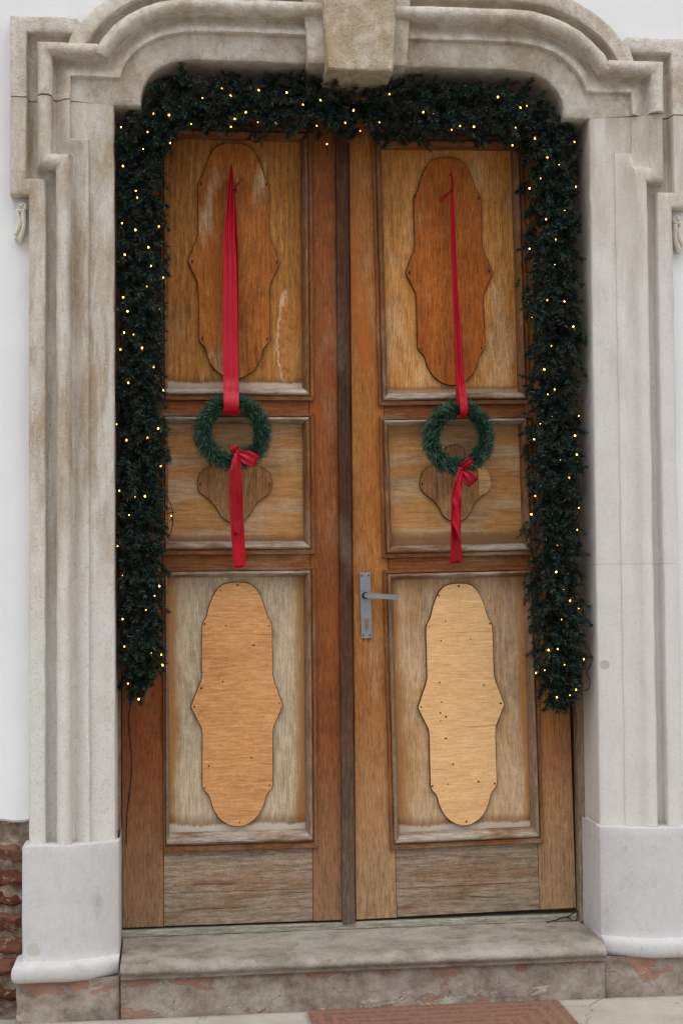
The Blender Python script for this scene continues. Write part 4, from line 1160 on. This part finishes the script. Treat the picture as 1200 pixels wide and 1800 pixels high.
mb = MB(); mb.tube([(0, -.012, .0), (0, .034, .0)], .0016, 8); mb.build('nail', M['dark'], hr)

def loop(mb, c, d, ln, wd, thick, twist=0):
    d = Vector(d).normalized(); wv = Vector((0, -1, 0)).cross(d).normalized(); rr = []
    n = 26
    for k in range(n+1):
        a = 2*math.pi*k/n; s = (1-math.cos(a))/2
        p = Vector(c)+d*ln*s**.8+Vector((0, -1, 0))*thick*math.sin(a)*s**.4
        w_ = wd*(.28+.72*math.sin(math.pi*min(1, s*.95+.05))**.6 if s < .5 else .28+.72*(1-.10*(s-.5)))
        tw = twist*math.sin(a)
        rr.append((p, wv*w_+Vector((0, -1, 0))*wd*tw, .0035*(1-s)+.001, 2, a, OUT))
    strip(mb, rr, 10)
def tail(mb, pts, notch, ncross=12, ph=0, amp=.003):
    rr = []; n = 46; tb = pts
    T = tb[-1][0]
    for k in range(n+1):
        t = T*k/n; x, y, z, hw, yaw = interp(tb, t)
        rr.append(((x, y, z), (hw*math.cos(yaw), hw*math.sin(yaw), .06*hw), amp*(.6+.8*abs(nz(t*9, ph, 0))), 1.1+.5*nz(t*3, ph, 2), ph+t*5, OUT))
    strip(mb, rr, ncross, notch)

bow = empty('ribbon_bow', (-.428, .115, 1.330)); tag(bow, 'bright red ribbon bow with long notched tail tied to the round wreath', 'ribbon bow', 'red bows on the wreaths')
mb = MB(); mb.ball((.004, .002, .004), .010, .009, .011, 12, 8); mb.v = [(x+.0018*nz(x*160, y*160, z*160), y+.002*nz(x*160+3, y*160, z*160), z) for x, y, z in mb.v]
mb.build('knot', M['satin'], bow, smooth=180)
mb = MB(); loop(mb, (.002, 0, .004), (-.45, 0, .8), .030, .016, .014, .3); mb.build('loop', M['satin_dark'], bow, smooth=180)
mb = MB(); loop(mb, (.010, .0, .000), (.95, 0, -.42), .070, .0235, .020, .2); mb.build('loop', M['satin'], bow, smooth=180)
mb = MB(); tail(mb, [(0, .004, -.004, .002, .009, .3), (.03, .001, -.010, -.030, .0190, .35), (.08, -.001, -.004, -.075, .0225, .1), (.14, -.001, .002, -.140, .0245, -.1), (.22, .001, .006, -.210, .0242, .15), (.30, .006, .012, -.290, .0240, -.1), (.41, .0135, .020, -.412, .0205, .0)], .026)
mb.build('tail', M['satin'], bow, smooth=180)
mb = MB(); tail(mb, [(0, .000, -.008, -.010, .008, -.2), (.05, -.004, -.014, -.060, .0190, .2), (.15, -.005, -.006, -.150, .0205, -.25), (.24, -.003, .000, -.240, .020, .2), (.293, .0, -.006, -.293, .016, .5)], .016, ph=2, amp=.004)
mb.build('tail', M['satin_dark'], bow, smooth=180)

bow = empty('ribbon_bow', (.384, .112, 1.268)); tag(bow, 'wine red ribbon bow with twisted shiny tail tied to the oval wreath', 'ribbon bow', 'red bows on the wreaths')
mb = MB(); mb.ball((0, .002, .006), .011, .009, .010, 12, 8); mb.v = [(x+.0018*nz(x*160, y*160, z*160), y+.002*nz(x*160+3, y*160, z*160), z) for x, y, z in mb.v]
mb.build('knot', M['satin_dark'], bow, smooth=180)
mb = MB(); loop(mb, (.000, 0, .010), (.80, 0, .62), .052, .0145, .016, .4); mb.build('loop', M['satin_dark'], bow, smooth=180)
mb = MB(); loop(mb, (.006, .0, .000), (.70, 0, -.80), .062, .022, .018, .3); mb.build('loop', M['satin_dark'], bow, smooth=180)
mb = MB(); tail(mb, [(0, -.002, -.004, .004, .009, .3), (.04, -.010, -.010, -.040, .0150, .3), (.10, -.018, -.002, -.100, .0175, -.15), (.20, -.019, .006, -.200, .0190, .2), (.27, -.018, .012, -.270, .0195, .0), (.338, -.017, .018, -.338, .0225, -.1)], .024, ph=1)
mb.build('tail', M['satin_dark'], bow, smooth=180)
mb = MB(); tail(mb, [(0, .000, -.008, .000, .008, -.2), (.05, -.012, -.014, -.050, .0130, .5), (.09, -.017, -.012, -.095, .0160, -.5), (.13, -.018, -.010, -.130, .0150, .7), (.18, -.019, -.006, -.180, .0170, -.2), (.22, -.012, -.010, -.222, .0140, .9), (.262, -.004, -.012, -.262, .006, 1.2)], .010, ph=4, amp=.005)
mb.build('tail', M['satin'], bow, smooth=180)
